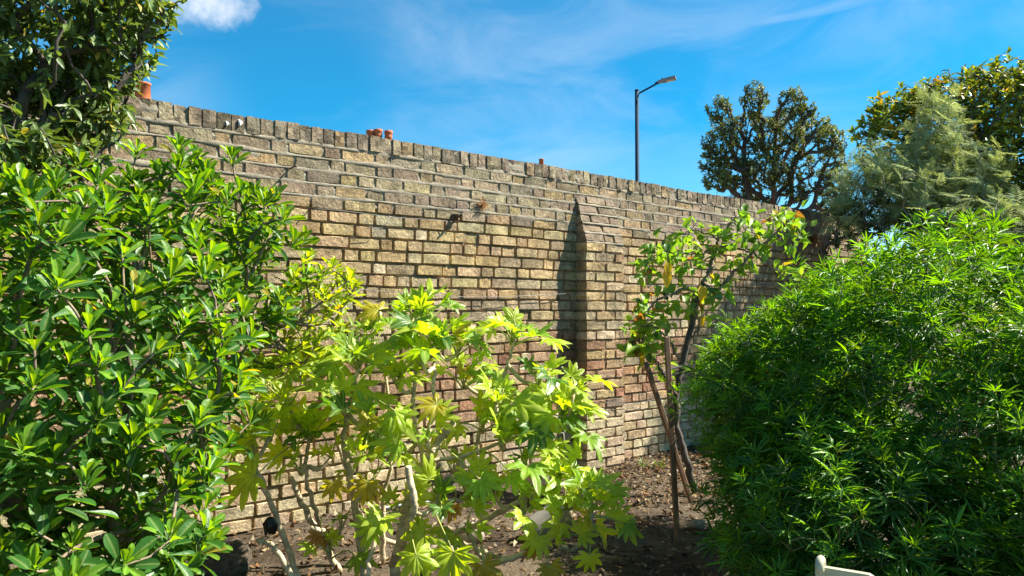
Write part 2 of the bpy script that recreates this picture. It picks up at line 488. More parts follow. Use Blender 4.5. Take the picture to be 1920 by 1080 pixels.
# the stretch of wall that the plants leave open, in photograph pixels
OPEN = [(262, 190), (1575, 405), (1560, 440), (1500, 470), (1420, 430), (1260, 440), (1200, 470), (1195, 560), (1165, 640), (1240, 700), (1240, 850),
        (1080, 880), (1060, 700), (930, 590), (850, 590), (750, 550), (670, 600), (640, 520), (560, 430), (470, 330), (330, 270)]
def inside(x, y, poly):
    c = False; j = len(poly) - 1
    for i in range(len(poly)):
        (xi, yi), (xj, yj) = poly[i], poly[j]
        if (yi > y) != (yj > y) and x < (xj - xi) * (y - yi) / (yj - yi) + xi: c = not c
        j = i
    return c
U_A, U_B = -2.1, 7.6
PIER_U0, PIER_W, PIER_D = 2.70, 0.425, 0.1125
def build_wall():
    root = thing('brick_wall', wp((U_A + U_B) / 2, 0, 0), 'tall old yellow stock brick garden wall with a brick-on-edge top', 'wall')
    # mortar body: recessed and brown below, flush under the repointed top courses
    z_re = WALL_TOP - COPE - 4.6 * COURSE
    us = np.arange(U_A, U_B + 0.01, 0.03); zs = np.concatenate([np.arange(-0.25, WALL_TOP - 0.03, 0.022), [WALL_TOP - 0.016]])
    nu, nz = len(us), len(zs)
    b = MB(); V = []
    for z in zs:
        for u in us:
            rec = -0.022 if z < z_re + 0.03 * vnoise(u * 1.5, 9) else -0.006
            rec += 0.005 * vnoise(u * 13 + z * 41, 2) + 0.003 * vnoise(z * 31 - u * 7, 8)
            V.append(wp(u, rec, z + (sag(u, z) if z > 0 else 0)))
    F = [(j * nu + i, j * nu + i + 1, (j + 1) * nu + i + 1, (j + 1) * nu + i) for j in range(nz - 1) for i in range(nu - 1)]
    b.add(V, F)
    # back of the body
    q0 = [wp(U_A, -0.33, -.25), wp(U_B, -0.33, -.25), wp(U_B, -0.33, WALL_TOP - .016), wp(U_A, -0.33, WALL_TOP - .016)]
    q1 = [wp(U_A, -0.02, -.25), wp(U_B, -0.02, -.25), wp(U_B, -0.02, WALL_TOP - .016), wp(U_A, -0.02, WALL_TOP - .016)]
    b.add(q0 + q1, [(1, 0, 3, 2), (2, 3, 7, 6), (0, 4, 7, 3), (5, 1, 2, 6)])
    core = b.build('mortar_core', M_MORTAR, root, smooth=False)
    core.data.materials.append(M_POINT)
    jr = int(np.searchsorted(zs, z_re))
    mi = np.zeros(len(core.data.polygons), np.int32); mi[jr * (nu - 1):(nz - 1) * (nu - 1)] = 1
    core.data.polygons.foreach_set('material_index', mi)
    # bricks
    items = []
    for c in range(29):
        z0 = c * COURSE; zc = z0 + COURSE / 2
        u = U_A + rng.uniform(-0.2, 0)
        k = c % 2
        while u < U_B:
            stretcher = (k % 2 == 0)
            if rng.random() < 0.16: stretcher = not stretcher
            Lb = (rng.normal(0.205, 0.010) if stretcher else rng.normal(0.096, 0.008))
            jt = rng.uniform(0.009, 0.016)
            uc = u + Lb / 2
            h = COURSE - rng.uniform(0.007, 0.012)
            n = rng.normal(0.0, 0.0035)
            if rng.random() < 0.05: n -= rng.uniform(0.004, 0.012)
            if c >= 24: n = rng.normal(0.0005, 0.0012)
            under_pier = PIER_U0 - 0.01 < u and u + Lb < PIER_U0 + PIER_W + 0.01 and zc < 2.0
            if u > U_A and u + Lb < U_B + 0.05 and not under_pier:
                items.append([rng.integers(len(BRICK_ME)), wall_M(uc, n, zc + sag(uc, zc), (Lb, 0.07, h), rng.normal(0, 0.008), rng.normal(0, 0.015)),
                              brick_col(zc), uc, zc, Lb])
            u += Lb + jt; k += 1
    P = np.array([wp(i[3], 0, i[4]) for i in items])
    X, Y, D = to_px(P)
    score = [(it[5] / d) * (1.0 if inside(x, y, OPEN) else 0.05) for it, x, y, d in zip(items, X, Y, D)]
    order = np.argsort(score)[::-1]
    for j in order[:300]:
        it = items[j]
        put('brick', BRICK_ME[it[0]], root, it[1], it[2])
    mass = MB(); cols = []
    for j in order[300:]:
        it = items[j]; v, f, rg = BRICK_V[it[0]]
        m = np.array(it[1]); mass.add(v @ m[:3, :3].T + m[:3, 3], f); cols.append(rim(len(v), rg) * np.array((*it[2], 1.0)))
    me = mass.mesh('remaining_bricks', M_BRICK, False)
    me.attributes['col'].data.foreach_set('color', np.concatenate(cols).astype(np.float32).ravel())
    put('remaining_bricks', me, root, kind='stuff')
    # brick-on-edge coping
    u = -1.30
    k = 0
    while u < U_B - 0.05:
        wdt = rng.normal(0.066, 0.005)
        if rng.random() < 0.06: wdt *= 1.35
        zc = WALL_TOP - COPE / 2 + rng.normal(0, 0.0025) + sag(u, WALL_TOP)
        col = brick_col(WALL_TOP) * rng.uniform(0.75, 1.15)
        put('coping_brick', COPE_ME[rng.integers(len(COPE_ME))], root,
            wall_M(u + wdt / 2, rng.normal(0.004, 0.004), zc, (wdt, 0.335, COPE + rng.uniform(-.004, .003)), rng.normal(0, 0.018), rng.normal(0, .006)), col)
        u += wdt + (rng.uniform(0.003, 0.008) if rng.random() < 0.7 else rng.uniform(0.010, 0.018))
        k += 1
    # grey ribbon pointing squeezed proud of the top bed joints
    for c in range(25, 30):
        zj = c * COURSE
        us = np.arange(-1.6, U_B, 0.018)
        if c == 25: us = us[us < 3.6]
        hw = 0.0085 + 0.004 * vnoise(us * 6, c) + 0.003 * vnoise(us * 23, c + 40)
        hw = np.clip(hw, 0.004, 0.016)
        zc = zj - 0.001 + np.array([sag(x, zj) for x in us]) + 0.003 * vnoise(us * 4, c + 7)
        pr = 0.0020 + 0.0022 * vnoise(us * 9, c + 20)
        V = []; F = []
        for i, x in enumerate(us):
            V += [wp(x, -0.003, zc[i] - hw[i] * 1.5), wp(x, pr[i], zc[i] - hw[i] * .8), wp(x, pr[i], zc[i] + hw[i] * .8), wp(x, -0.003, zc[i] + hw[i] * 1.5)]
        for i in range(len(us) - 1):
            if PIER_U0 < us[i] < PIER_U0 + PIER_W and c < 28: continue
            for q in range(3): F.append((i * 4 + q, (i + 1) * 4 + q, (i + 1) * 4 + q + 1, i * 4 + q + 1))
        b = MB(); b.add(V, F); b.build('pointing', M_POINT, root)
    # perpend pointing between the top courses
    # pier
    pier = bpy.data.objects.new('pier', None); COL.objects.link(pier); pier.parent = root
    Mp = Matrix.Translation(Vector(wp(PIER_U0 + PIER_W / 2, PIER_D / 2, 0)))
    pier.matrix_basis = WORLD_OF[root].inverted() @ Mp; WORLD_OF[pier] = Mp
    pier['label'] = 'projecting brick pier with a sloping tumbled-in top'
    z_top = 28 * COURSE - 0.004; n_sl = 5; z_sl = z_top - n_sl * COURSE
    b = MB()
    for (a, d0, c0, d1) in ((-0.25, PIER_D - .013, z_sl, PIER_D - .013),):
        V = [wp(PIER_U0 + .012, -0.02, a), wp(PIER_U0 + PIER_W - .012, -0.02, a), wp(PIER_U0 + PIER_W - .012, d0, a), wp(PIER_U0 + .012, d0, a),
             wp(PIER_U0 + .012, -0.02, z_top - .01), wp(PIER_U0 + PIER_W - .012, -0.02, z_top - .01), wp(PIER_U0 + PIER_W - .012, d0, z_sl), wp(PIER_U0 + .012, d0, z_sl),
             wp(PIER_U0 + .012, -0.012, z_top - .01), wp(PIER_U0 + PIER_W - .012, -0.012, z_top - .01)]
        b.add(V, [(3, 2, 6, 7), (7, 6, 9, 8), (0, 3, 7, 8, 4), (2, 1, 5, 9, 6)])
    b.build('mortar_core', M_MORTAR, pier, smooth=False)
    Mflank = Matrix(((-WN[0], -WD[0], 0, 0), (-WN[1], -WD[1], 0, 0), (0, 0, 1, 0), (0, 0, 0, 1)))
    for c in range(28):
        zc = c * COURSE + COURSE / 2
        if zc < z_sl:
            dep = PIER_D; lean = 0.0
        else:
            f = (zc - z_sl) / (z_top - z_sl); dep = PIER_D * (1 - f) - 0.002; lean = math.atan2(PIER_D, n_sl * COURSE)
        h = COURSE - rng.uniform(.009, .013)
        if lean: h *= 1 / math.cos(lean) * 0.97
        if c % 2 == 0: Ls = [0.203, 0.203]
        else: Ls = [0.098, 0.203, 0.098]
        if c % 6 == 5: Ls = [0.203, 0.098, 0.098]
        gap = (PIER_W - sum(Ls)) / (len(Ls) - 1)
        u = PIER_U0
        for Lb in Ls:
            col = brick_col(zc)
            if lean: col = np.array((.27, .215, .16)) * rng.uniform(.75, 1.15) * rng.uniform(.95, 1.05, 3)
            # the brick's end shows on the shaded flank: full depth body
            put('brick', BRICK_ME[rng.integers(len(BRICK_ME))], pier,
                wall_M(u + Lb / 2, dep + rng.normal(0, .0025), zc, (Lb, dep + .03 if not lean else dep * .9 + .03, h), rng.normal(0, .006), -lean if lean else rng.normal(0, .01)), col)
            u += Lb + gap
    dp = lambda z: min(PIER_D, PIER_D * (1 - (z - z_sl) / (z_top - z_sl)))
    for k in range(0, 5):                                # pale joints of the sloping courses
        z = z_sl + k * COURSE
        us = np.linspace(PIER_U0 + .004, PIER_U0 + PIER_W - .004, 16)
        V = []; F = []
        for i, x in enumerate(us):
            hw = 0.0085 + .003 * vnoise(x * 30, k); V += [wp(x, dp(z) - .03, z - hw), wp(x, dp(z - hw) + .002, z - hw), wp(x, dp(z + hw) + .001, z + hw), wp(x, dp(z) - .03, z + hw)]
        for i in range(len(us) - 1):
            for q in range(3): F.append((i * 4 + q, (i + 1) * 4 + q, (i + 1) * 4 + q + 1, i * 4 + q + 1))
        b = MB(); b.add(V, F); b.build('pointing', M_POINT, pier)
    return root
build_wall()

# ------------------------------------------------------------------ leaves
def leaf_shape(wfn, nseg=5, width=0.3, fold=0.15, arch=0.15, wav=0.0, seed=0, petiole=0.0, cols=3):
    """leaf along +x, length 1, face up +z; returns verts, faces, rib"""
    r = np.random.default_rng(seed)
    V, F, RB = [], [], []
    ts = np.linspace(0, 1, nseg + 1)
    if wfn is w_obov: ts = np.array((0, .2, .4, .6, .76, .88, .96, 1)); nseg = 7
    for t in ts:
        w = width * wfn(t) * 0.5
        z = -arch * t * t + petiole * 0
        for s in np.linspace(-1, 1, cols):
            V.append((t, s * w, z + fold * abs(s) ** 1.3 * w * 2 + wav * math.sin(t * 9 + s * 2 + seed) * abs(s) * width))
            RB.append(1.0 - abs(s))
    for i in range(nseg):
        for k in range(cols - 1):
            F.append((i * cols + k, (i + 1) * cols + k, (i + 1) * cols + k + 1, i * cols + k + 1))
    V = np.array(V, float)
    if petiole:
        V[:, 0] = V[:, 0] * (1 - petiole) + petiole
        n = len(V); p = 0.012
        V = np.vstack([V, [(0, -p, 0), (0, p, 0), (petiole + .02, -p, 0.002), (petiole + .02, p, 0.002)]])
        F.append((n, n + 2, n + 3, n + 1)); RB += [1, 1, 1, 1]
    return V, F, np.array(RB)
def combine(parts):
    V, F, Rb, n = [], [], [], 0
    for v, f, r in parts:
        V.append(v); F += [tuple(i + n for i in q) for q in f]; Rb.append(r); n += len(v)
    return np.concatenate(V), F, np.concatenate(Rb)
def xf(part, rotz=0, roty=0, s=1.0, t=(0, 0, 0), rotx=0):
    m = np.array((Matrix.Rotation(rotz, 3, 'Z') @ Matrix.Rotation(roty, 3, 'Y') @ Matrix.Rotation(rotx, 3, 'X')))
    v, f, r = part
    return (v * s) @ m.T + np.array(t), f, r
w_obov = lambda t: float(np.interp(t, (0, .2, .4, .6, .76, .88, .96, 1), (.10, .26, .52, .84, 1, .9, .62, .2)))
w_ell = lambda t: max(0.03, math.sin(math.pi * t ** 0.9) ** 0.85)
w_ovate = lambda t: max(0.03, math.sin(math.pi * t ** 0.72) ** 0.8)
w_lin = lambda t: max(0.08, math.sin(math.pi * t ** 0.85) ** 0.6)

class Kind:
    def __init__(s, shapes): s.shapes = shapes; s.me = None
    def meshes(s, mat, name='leaf'):
        if s.me is None:
            s.me = []
            for v, f, r in s.shapes:
                b = MB(); b.add(v, f); me = b.mesh(name, mat)
                a = me.attributes.new('rib', 'FLOAT', 'POINT'); a.data.foreach_set('value', r.astype(np.float32))
                s.me.append(me)
        return s.me
class Foliage:
    """leaves of one plant: the ones that show largest become objects, the rest one mesh"""
    def __init__(s, kind): s.kind = kind; s.P, s.D, s.N, s.S, s.K, s.C = [], [], [], [], [], []
    def add(s, p, d, n, size, col):
        s.P.append(p); s.D.append(d); s.N.append(n); s.S.append(size); s.K.append(rng.integers(len(s.kind.shapes))); s.C.append(col)
    def emit(s, root, mat, nparts=300, name='leaf', rest='foliage', cell=9.0):
        P, D, N, S, K, C = (np.array(a) for a in (s.P, s.D, s.N, s.S, s.K, s.C))
        X = unit(D); Z = N - (N * X).sum(1)[:, None] * X; Z = unit(Z); Y = np.cross(Z, X)
        mid = P + X * S[:, None] * 0.5
        px, py, dep = to_px(mid)
        vis = (px > 0) & (px < 1920) & (py > 0) & (py < 1080) & (mid[:, 1] > 0.1)
        near = {}
        for i in np.where(vis)[0]:
            k = (int(px[i] // cell), int(py[i] // cell))
            if k not in near or dep[i] < dep[near[k]]: near[k] = i
        cand = np.array(sorted(set(near.values())), int)
        view = unit(mid - np.array((0, 0, CAM_H)))
        if len(cand):
            sc = S[cand] / dep[cand] * (0.35 + np.abs((Z[cand] * view[cand]).sum(1)))
            # closeness to the front of the plant counts: hidden leaves lose
            loc = np.array([min(dep[near.get((int(px[i] // cell) + a, int(py[i] // cell) + b), i)] for a in (-2, -1, 0, 1, 2) for b in (-2, -1, 0, 1, 2)) for i in cand])
            sc = sc * np.exp(-np.clip(dep[cand] - loc, 0, 9) / 0.15)
            cand = cand[np.argsort(sc)[::-1][:nparts]]
        chosen = set(cand.tolist()) if nparts else set()
        mes = s.kind.meshes(mat, name)
        for i in sorted(chosen):
            m = np.eye(4); m[:3, 0], m[:3, 1], m[:3, 2], m[:3, 3] = X[i] * S[i], Y[i] * S[i], Z[i] * S[i], P[i]
            put(name, mes[K[i]], root, Matrix(m.tolist()), C[i])
        idx = np.array([i for i in range(len(P)) if i not in chosen], int)
        if len(idx):
            VV, CC, RR, LI, LT = [], [], [], [], []; base = 0
            for k, (v, f, r) in enumerate(s.kind.shapes):
                ii = idx[K[idx] == k]
                if not len(ii): continue
                A = np.stack([X[ii], Y[ii], Z[ii]], 1) * S[ii][:, None, None]
                VV.append((np.einsum('vk,nkc->nvc', v, A) + P[ii][:, None, :]).reshape(-1, 3))
                CC.append(np.repeat(np.hstack([C[ii], np.ones((len(ii), 1))]), len(v), 0)); RR.append(np.tile(r, len(ii)))
                fl = np.concatenate([np.array(q) for q in f]); lt = np.array([len(q) for q in f])
                off = base + np.arange(len(ii)) * len(v)
                LI.append((fl[None, :] + off[:, None]).ravel()); LT.append(np.tile(lt, len(ii))); base += len(v) * len(ii)
            V = np.concatenate(VV); li = np.concatenate(LI); lt = np.concatenate(LT)
            me = bpy.data.meshes.new(rest)
            me.vertices.add(len(V)); me.vertices.foreach_set('co', V.astype(np.float32).ravel())
            me.loops.add(len(li)); me.loops.foreach_set('vertex_index', li.astype(np.int32))
            me.polygons.add(len(lt)); me.polygons.foreach_set('loop_start', (np.cumsum(lt) - lt).astype(np.int32))
            me.polygons.foreach_set('use_smooth', np.ones(len(lt), bool))
            me.update(calc_edges=True); me.validate()
            a = me.attributes.new('col', 'FLOAT_COLOR', 'POINT'); a.data.foreach_set('color', np.concatenate(CC).astype(np.float32).ravel())
            a = me.attributes.new('rib', 'FLOAT', 'POINT'); a.data.foreach_set('value', np.concatenate(RR).astype(np.float32))
            me.materials.append(mat)
            put(rest, me, root, kind='stuff')

def grow(base, tips, r_tip, r_pow=0.42, r_max=0.05, step=0.08, up=0.25, wander=0.12, prefer=0.3, starts=None):
    """branch skeleton from base to every tip; returns list of (points, radii)"""
    nodes = [np.array(base, float)]; par = [-1]; dirs = [np.array((0, 0, 1.0))]; plen = [0.0]
    for s in (starts or []):
        prev = 0
        path = smooth_path([base] + list(s), 3 + 6 * len(s))
        for p in path[1:]:
            nodes.append(p); par.append(prev); d = unit(p - nodes[prev]); dirs.append(d); plen.append(plen[prev] + np.linalg.norm(p - nodes[prev])); prev = len(nodes) - 1
    tips = sorted(tips, key=lambda t: np.linalg.norm(t - nodes[0]))
    chains = []
    for t in tips:
        A = np.array(nodes); dv = t - A; dist = np.linalg.norm(dv, axis=1)
        al = (dv * np.array(dirs)).sum(1) / (dist + 1e-6)
        cost = dist * (1.25 - 0.35 * al) + prefer * np.array(plen)
        k = int(np.argmin(cost)); p = nodes[k].copy(); d = dirs[k].copy(); ch = [k]
        n = max(2, int(dist[k] / step)); seg = dist[k] / n
        ctrl = p + unit(unit(t - p) * 0.8 + d * 0.5 + np.array((0, 0, up)) + rng.normal(0, wander, 3)) * dist[k] * 0.5
        for i in range(1, n + 1):
            u = i / n
            q = (1 - u) ** 2 * nodes[k] + 2 * u * (1 - u) * ctrl + u * u * t
            if i < n: q = q + rng.normal(0, wander * seg * 0.5, 3)
            nodes.append(q); par.append(ch[-1]); dirs.append(unit(q - nodes[ch[-1]])); plen.append(plen[ch[-1]] + seg); ch.append(len(nodes) - 1)
        chains.append(ch)
    w = np.zeros(len(nodes))
    for ch in chains: w[ch[-1]] += 1
    for i in range(len(nodes) - 1, 0, -1): w[par[i]] += w[i]
    rad = np.minimum(r_tip * np.maximum(w, 1) ** r_pow, r_max)
    out = []
    if starts:
        i = 1
        for s in starts:
            n = 2 + 6 * len(s); ids = [0] + list(range(i, i + n)); i += n
            out.append((np.array([nodes[j] for j in ids]), np.array([rad[j] for j in ids])))
    for ch in chains:
        P = np.array([nodes[j] for j in ch]); r = rad[ch].copy(); r[0] = min(r[0], r[1] * 1.3)
        out.append((P, r))
    return out
def emit_stems(chains, root, mat, thick_name='stem', fine_name='twigs', thick=0.009, sides=6):
    fine = MB(); nthick = 0
    for P, r in sorted(chains, key=lambda c: -c[1].max()):
        if r.max() >= thick and nthick < 60:
            b = MB(); b.tube(P, r, max(sides, 8), wob=0.06); b.build(thick_name, mat, root); nthick += 1
        else: fine.tube(P, r, 4, cap=False)
    if fine.n: fine.build(fine_name, mat, root, kind='stuff')
def ellipsoid_tips(E, n, inner=0.25, keep=None, min_d=0.0):
    """points near the skin of a union of ellipsoids (centre, radii); returns points, outward normals"""
    vol = np.array([e[1][0] * e[1][1] + e[1][0] * e[1][2] + e[1][1] * e[1][2] for e in E]); pr = vol / vol.sum()
    P, Nn = [], []; tries = 0
    while len(P) < n and tries < n * 60:
        tries += 1
        k = rng.choice(len(E), p=pr); c, r = np.array(E[k][0]), np.array(E[k][1])
        d = unit(rng.normal(0, 1, 3)); s = rng.uniform(0.45, 0.86) if rng.random() < inner else rng.uniform(0.88, 1.06)
        p = c + d * r * s
        deep = False
        for j, (c2, r2) in enumerate(E):
            if j != k and (((p - np.array(c2)) / np.array(r2)) ** 2).sum() < (0.80 if s > 0.87 else 0.25): deep = True; break
        if deep or p[2] < 0.04: continue
        if keep is not None and not keep(p, d): continue
        if min_d and len(P) and np.min(((np.array(P) - p) ** 2).sum(1)) < min_d ** 2: continue
        P.append(p); Nn.append(unit(d / r))
    return np.array(P), np.array(Nn)
def perp(d):
    a = np.cross(d, (0.2, 0.3, 0.93)); a = unit(a); return a, np.cross(d, a)
def wall_clear(p): return (p[0] - W0[0]) * WN[0] + (p[1] - W0[1]) * WN[1]

# ------------------------------------------------------------------ glossy whorled evergreen shrub, left
def whorl_shrub():
    kind = Kind([leaf_shape(w_obov, 6, wd, fd, ar, 0.02, sd, cols=5) for wd, fd, ar, sd in
                 ((.31, .35, .10, 1), (.34, .25, .20, 2), (.29, .5, .0, 3), (.33, .15, .28, 4), (.36, .3, .12, 5))])
    mat = leaf_mat('glossy_leaf', 0.38, 0.45, (2.5, 1.95, .1), 0.3, 0.32)
    base = at(230, 1080, 2.75); base[2] = 0.0
    root = thing('evergreen_shrub', base, 'broad glossy evergreen shrub with whorls of blunt rounded leaves, in front of the wall', 'shrub')
    E = [(at(80, 690, 2.15), (.53, .58, .52)), (at(365, 500, 2.75), (.38, .40, .34)), (at(90, 985, 1.95), (.42, .42, .32)),
         (at(340, 425, 2.75), (.26, .3, .21)), (at(60, 520, 2.5), (.42, .4, .26)), (at(210, 980, 2.2), (.20, .25, .26)), (at(-200, 740, 2.2), (.5, .6, .62))]
    keep = lambda p, d: wall_clear(p) > 0.12
    P, N = ellipsoid_tips(E, 800, 0.30, keep, 0.054)
    extra = [at(x, y, d) for x, y, d in ((255, 290, 2.7), (335, 285, 2.75), (435, 300, 2.8), (300, 330, 2.6), (400, 350, 2.7), (150, 310, 2.6), (480, 370, 2.85), (530, 410, 2.9), (500, 450, 2.8), (365, 300, 2.9),
             (470, 790, 2.5), (330, 800, 2.3), (350, 940, 2.3), (340, 1050, 2.2))]
    yel = [at(x + 12, y, d) for x, y, d in ((610, 505, 3.0), (640, 530, 3.05), (580, 560, 3.0), (560, 490, 3.0), (600, 590, 3.05), (550, 620, 3.0), (530, 560, 2.95), (585, 640, 3.05), (520, 640, 3.0), (560, 680, 3.0), (620, 550, 3.1), (490, 600, 2.9), (500, 690, 3.0), (540, 520, 2.9), (650, 545, 3.05), (630, 575, 3.0), (615, 610, 3.0), (590, 520, 2.85), (565, 540, 2.85), (545, 590, 2.85), (570, 610, 2.85), (600, 560, 2.85), (530, 660, 2.9), (555, 645, 2.9), (625, 520, 3.1), (575, 660, 3.0), (480, 650, 2.8), (505, 560, 2.75), (525, 610, 2.8), (645, 525, 2.95))]
    fo = Foliage(kind)
    tips = list(P) + extra + yel
    ups = list(N) + [np.array((0.1, -.2, 1.0))] * len(extra) + [np.array((.6, -.3, .5))] * len(yel)
    for j, (p, nr) in enumerate(zip(tips, ups)):
        y = j >= len(P) + len(extra)
        ax = unit(np.asarray(nr) * 0.6 + np.array((0.05, 0, 0.95)) + rng.normal(0, .22, 3))
        a, b = perp(ax); nl = rng.integers(11, 18); ph0 = rng.uniform(0, 6.28)
        g = rng.uniform(.75, 1.25)
        for i in range(nl + rng.integers(1, 6)):
            inner = i < nl
            ph = ph0 + i * 2.39996
            f = i / nl if inner else 1.0
            el = (1.25 - 0.85 * f + rng.normal(0, .15)) if inner else rng.uniform(-.5, .15)
            d = unit(ax * math.sin(el) + (a * math.cos(ph) + b * math.sin(ph)) * math.cos(el))
            up = unit(ax * math.cos(el) - (a * math.cos(ph) + b * math.sin(ph)) * math.sin(el) + rng.normal(0, .22, 3))
            pos = p + ax * (0.02 - (0.05 * f if inner else rng.uniform(.05, .13)))
            sz = rng.uniform(.052, .094) * (0.55 + 0.45 * min(1, f * 2)) * (0.82 if y else 1)
            c = np.array((.10, .22, .02)) * g if inner and f < .5 else np.array((.034, .115, .018)) * g
            if y: c = np.array((.20, .30, .03)) * rng.uniform(.8, 1.15)
            if rng.random() < 0.006 + (0.03 if y else 0): c = np.array((.26, .22, .03))
            fo.add(pos, d, up, sz, c * rng.uniform(.8, 1.2))
    emit_stems(grow(base, tips, .0032, .40, .028, .09, .3, .16, .25), root, M_BARK_GREY)
    fo.emit(root, mat, 300)
whorl_shrub()

# ------------------------------------------------------------------ dark small-leaved tree, top left
def overhang_tree():
    kind = Kind([leaf_shape(w_ell, 5, wd, fd, ar, 0.05, sd) for wd, fd, ar, sd in ((.38, .3, .12, 1), (.34, .2, .2, 2), (.42, .35, .05, 3), (.36, .15, .28, 4))])
    mat = leaf_mat('leathery_leaf', 0.42, 0.32, (1.4, 1.35, .35), 0.3, 0.4)
    base = np.array((-2.28, 2.75, 0.0))
    root = thing('evergreen_tree', base, 'dark leathery-leaved evergreen tree hanging over the top left end of the wall', 'tree')
    E = [(at(20, 60, 2.75), (.46, .42, .40)), (at(-40, 230, 2.7), (.40, .38, .30)), (at(140, 75, 2.9), (.27, .3, .24)), (at(150, -10, 2.7), (.30, .3, .20)), (at(120, 200, 2.8), (.24, .22, .18)), (at(60, 280, 2.6), (.24, .24, .14)), (at(170, 225, 2.95), (.11, .12, .06)), (at(-350, 100, 2.7), (.6, .5, .5)), (at(-10, -180, 2.7), (.6, .5, .35))]
    P, N = ellipsoid_tips(E, 1500, 0.45, None, 0.034)
    edge = [(200, 215, 2.95), (255, 232, 3.0), (205, 165, 2.95), (276, 140, 2.95), (150, 245, 2.9), (195, 110, 2.9), (230, 95, 2.9), (300, 70, 2.9), (320, 65, 2.9), (270, 60, 2.9), (240, 60, 2.9), (250, 85, 2.9),
            (290, 10, 2.8), (330, 5, 2.8), (345, 5, 2.8), (300, -10, 2.8), (250, 20, 2.8), (180, 270, 2.85), (110, 270, 2.8), (90, 300, 2.7), (160, 180, 2.9), (225, 225, 3.0), (200, 240, 2.95), (60, 300, 2.6), (20, 310, 2.6)]
    E2 = [at(*e) for e in edge]
    fo = Foliage(kind)
    tips = list(P) + E2; Nr = list(N) + [np.array((.9, -.2, .1))] * len(E2)
    for p, nr in zip(tips, Nr):
        ax = unit(nr * 0.8 + np.array((.25, 0, .1)) + rng.normal(0, .4, 3)); a, b = perp(ax); g = rng.uniform(.7, 1.3)
        new = rng.random() < .25
        for i in range(rng.integers(9, 15)):
            ph = i * 2.4 + rng.uniform(0, .5); s = rng.uniform(0, .13); el = rng.uniform(.2, .9) if s > .03 else rng.uniform(.5, 1.2)
            rad = a * math.cos(ph) + b * math.sin(ph)
            d = unit(ax * math.sin(el) + rad * math.cos(el) + np.array((0, 0, -.15)))
            up = unit(np.array((0, 0, .8)) + ax * .4 - rad * .3 + rng.normal(0, .35, 3))
            c = np.array((.15, .22, .06)) if new else np.array((.09, .15, .045))
            if rng.random() < .03: c = np.array((.26, .22, .05))
            fo.add(p - ax * s, d, up, rng.uniform(.04, .066), c * g * rng.uniform(.8, 1.2))
    ch = grow(base, tips, .0028, .42, .07, .09, .1, .2, .12, starts=[[(-2.25, 2.72, 1.0), (-2.2, 2.75, 1.9), (-2.05, 2.75, 2.3)], [(-2.25, 2.72, 1.1), (-2.3, 2.7, 2.2), (-2.2, 2.7, 2.7)]])
    emit_stems(ch[:2], root, M_BARK_DARK, 'trunk')
    emit_stems(ch[2:], root, M_BARK_DARK, 'branch')
    fo.emit(root, mat, 300)
overhang_tree()

# ------------------------------------------------------------------ big palmate-leaved shrub, centre
def palmate(seed, K=8, cup=0.0, curl=0.3):
    r = np.random.default_rng(seed)
    span = R(225); ph = np.linspace(-span / 2, span / 2, K); half = (ph[1] - ph[0]) / 2
    Ls = 1.0 - 0.42 * (np.abs(ph) / (span / 2)) ** 1.5; Ls *= r.uniform(.92, 1.06, K)
    xs = [-1, -.72, -.45, -.22, 0, .22, .45, .72]
    gx = np.array([0, .26, .42, .60, .80, .94, 1.0]); gr = np.array([1.0, .91, .84, .76, .66, .57, .52])
    A, Rr, RB, LB = [], [], [], []
    for k in range(K):
        for x in xs:
            if k == 0 and x < -.9: pass
            A.append(ph[k] + x * half); LB.append(k)
            g = np.interp(abs(x), gx, gr)
            if abs(x) > .9: L2 = (Ls[k] + (Ls[k - 1] if k else Ls[k])) / 2
            else: L2 = Ls[k]
            Rr.append(g * L2 * (1 + (r.uniform(-.03, .03) if 0.1 < abs(x) < .9 else 0))); RB.append(1 - abs(x))
    A.append(ph[-1] + half); Rr.append(.52 * Ls[-1]); RB.append(0); LB.append(K - 1)
    A, Rr, RB = np.array(A), np.array(Rr), np.array(RB)
    rings = [.12, .34, .56, .78, 1.0]
    V = [(0, 0, 0)]; B = [1.0]
    droop = r.uniform(-.12, .30); dl = r.uniform(-.5, .6, K); fold = r.uniform(.35, .8)
    for q in rings:
        for a, rr, x, k in zip(A, Rr, RB, LB):
            rad = rr * q
            z = -droop * rad ** 2 - dl[k] * rad ** 2 * .6 + fold * (1 - x) * rad * .38 * (1 - .3 * q) + .05 * math.sin(9 * a + seed + 6 * rad) * rad + cup * rad * abs(math.sin(a * .62)) ** 1.5 - curl * max(0, q - .5) ** 2 * rr
            V.append((rad * math.cos(a), rad * math.sin(a), z)); B.append(0.86 + .14 * x if q < .2 else x)
    n = len(A); F = [(0, 1 + i, 2 + i) for i in range(n - 1)]
    for j in range(len(rings) - 1):
        for i in range(n - 1):
            a0 = 1 + j * n + i; F.append((a0, a0 + n, a0 + n + 1, a0 + 1))
    return np.array(V), F, np.array(B)
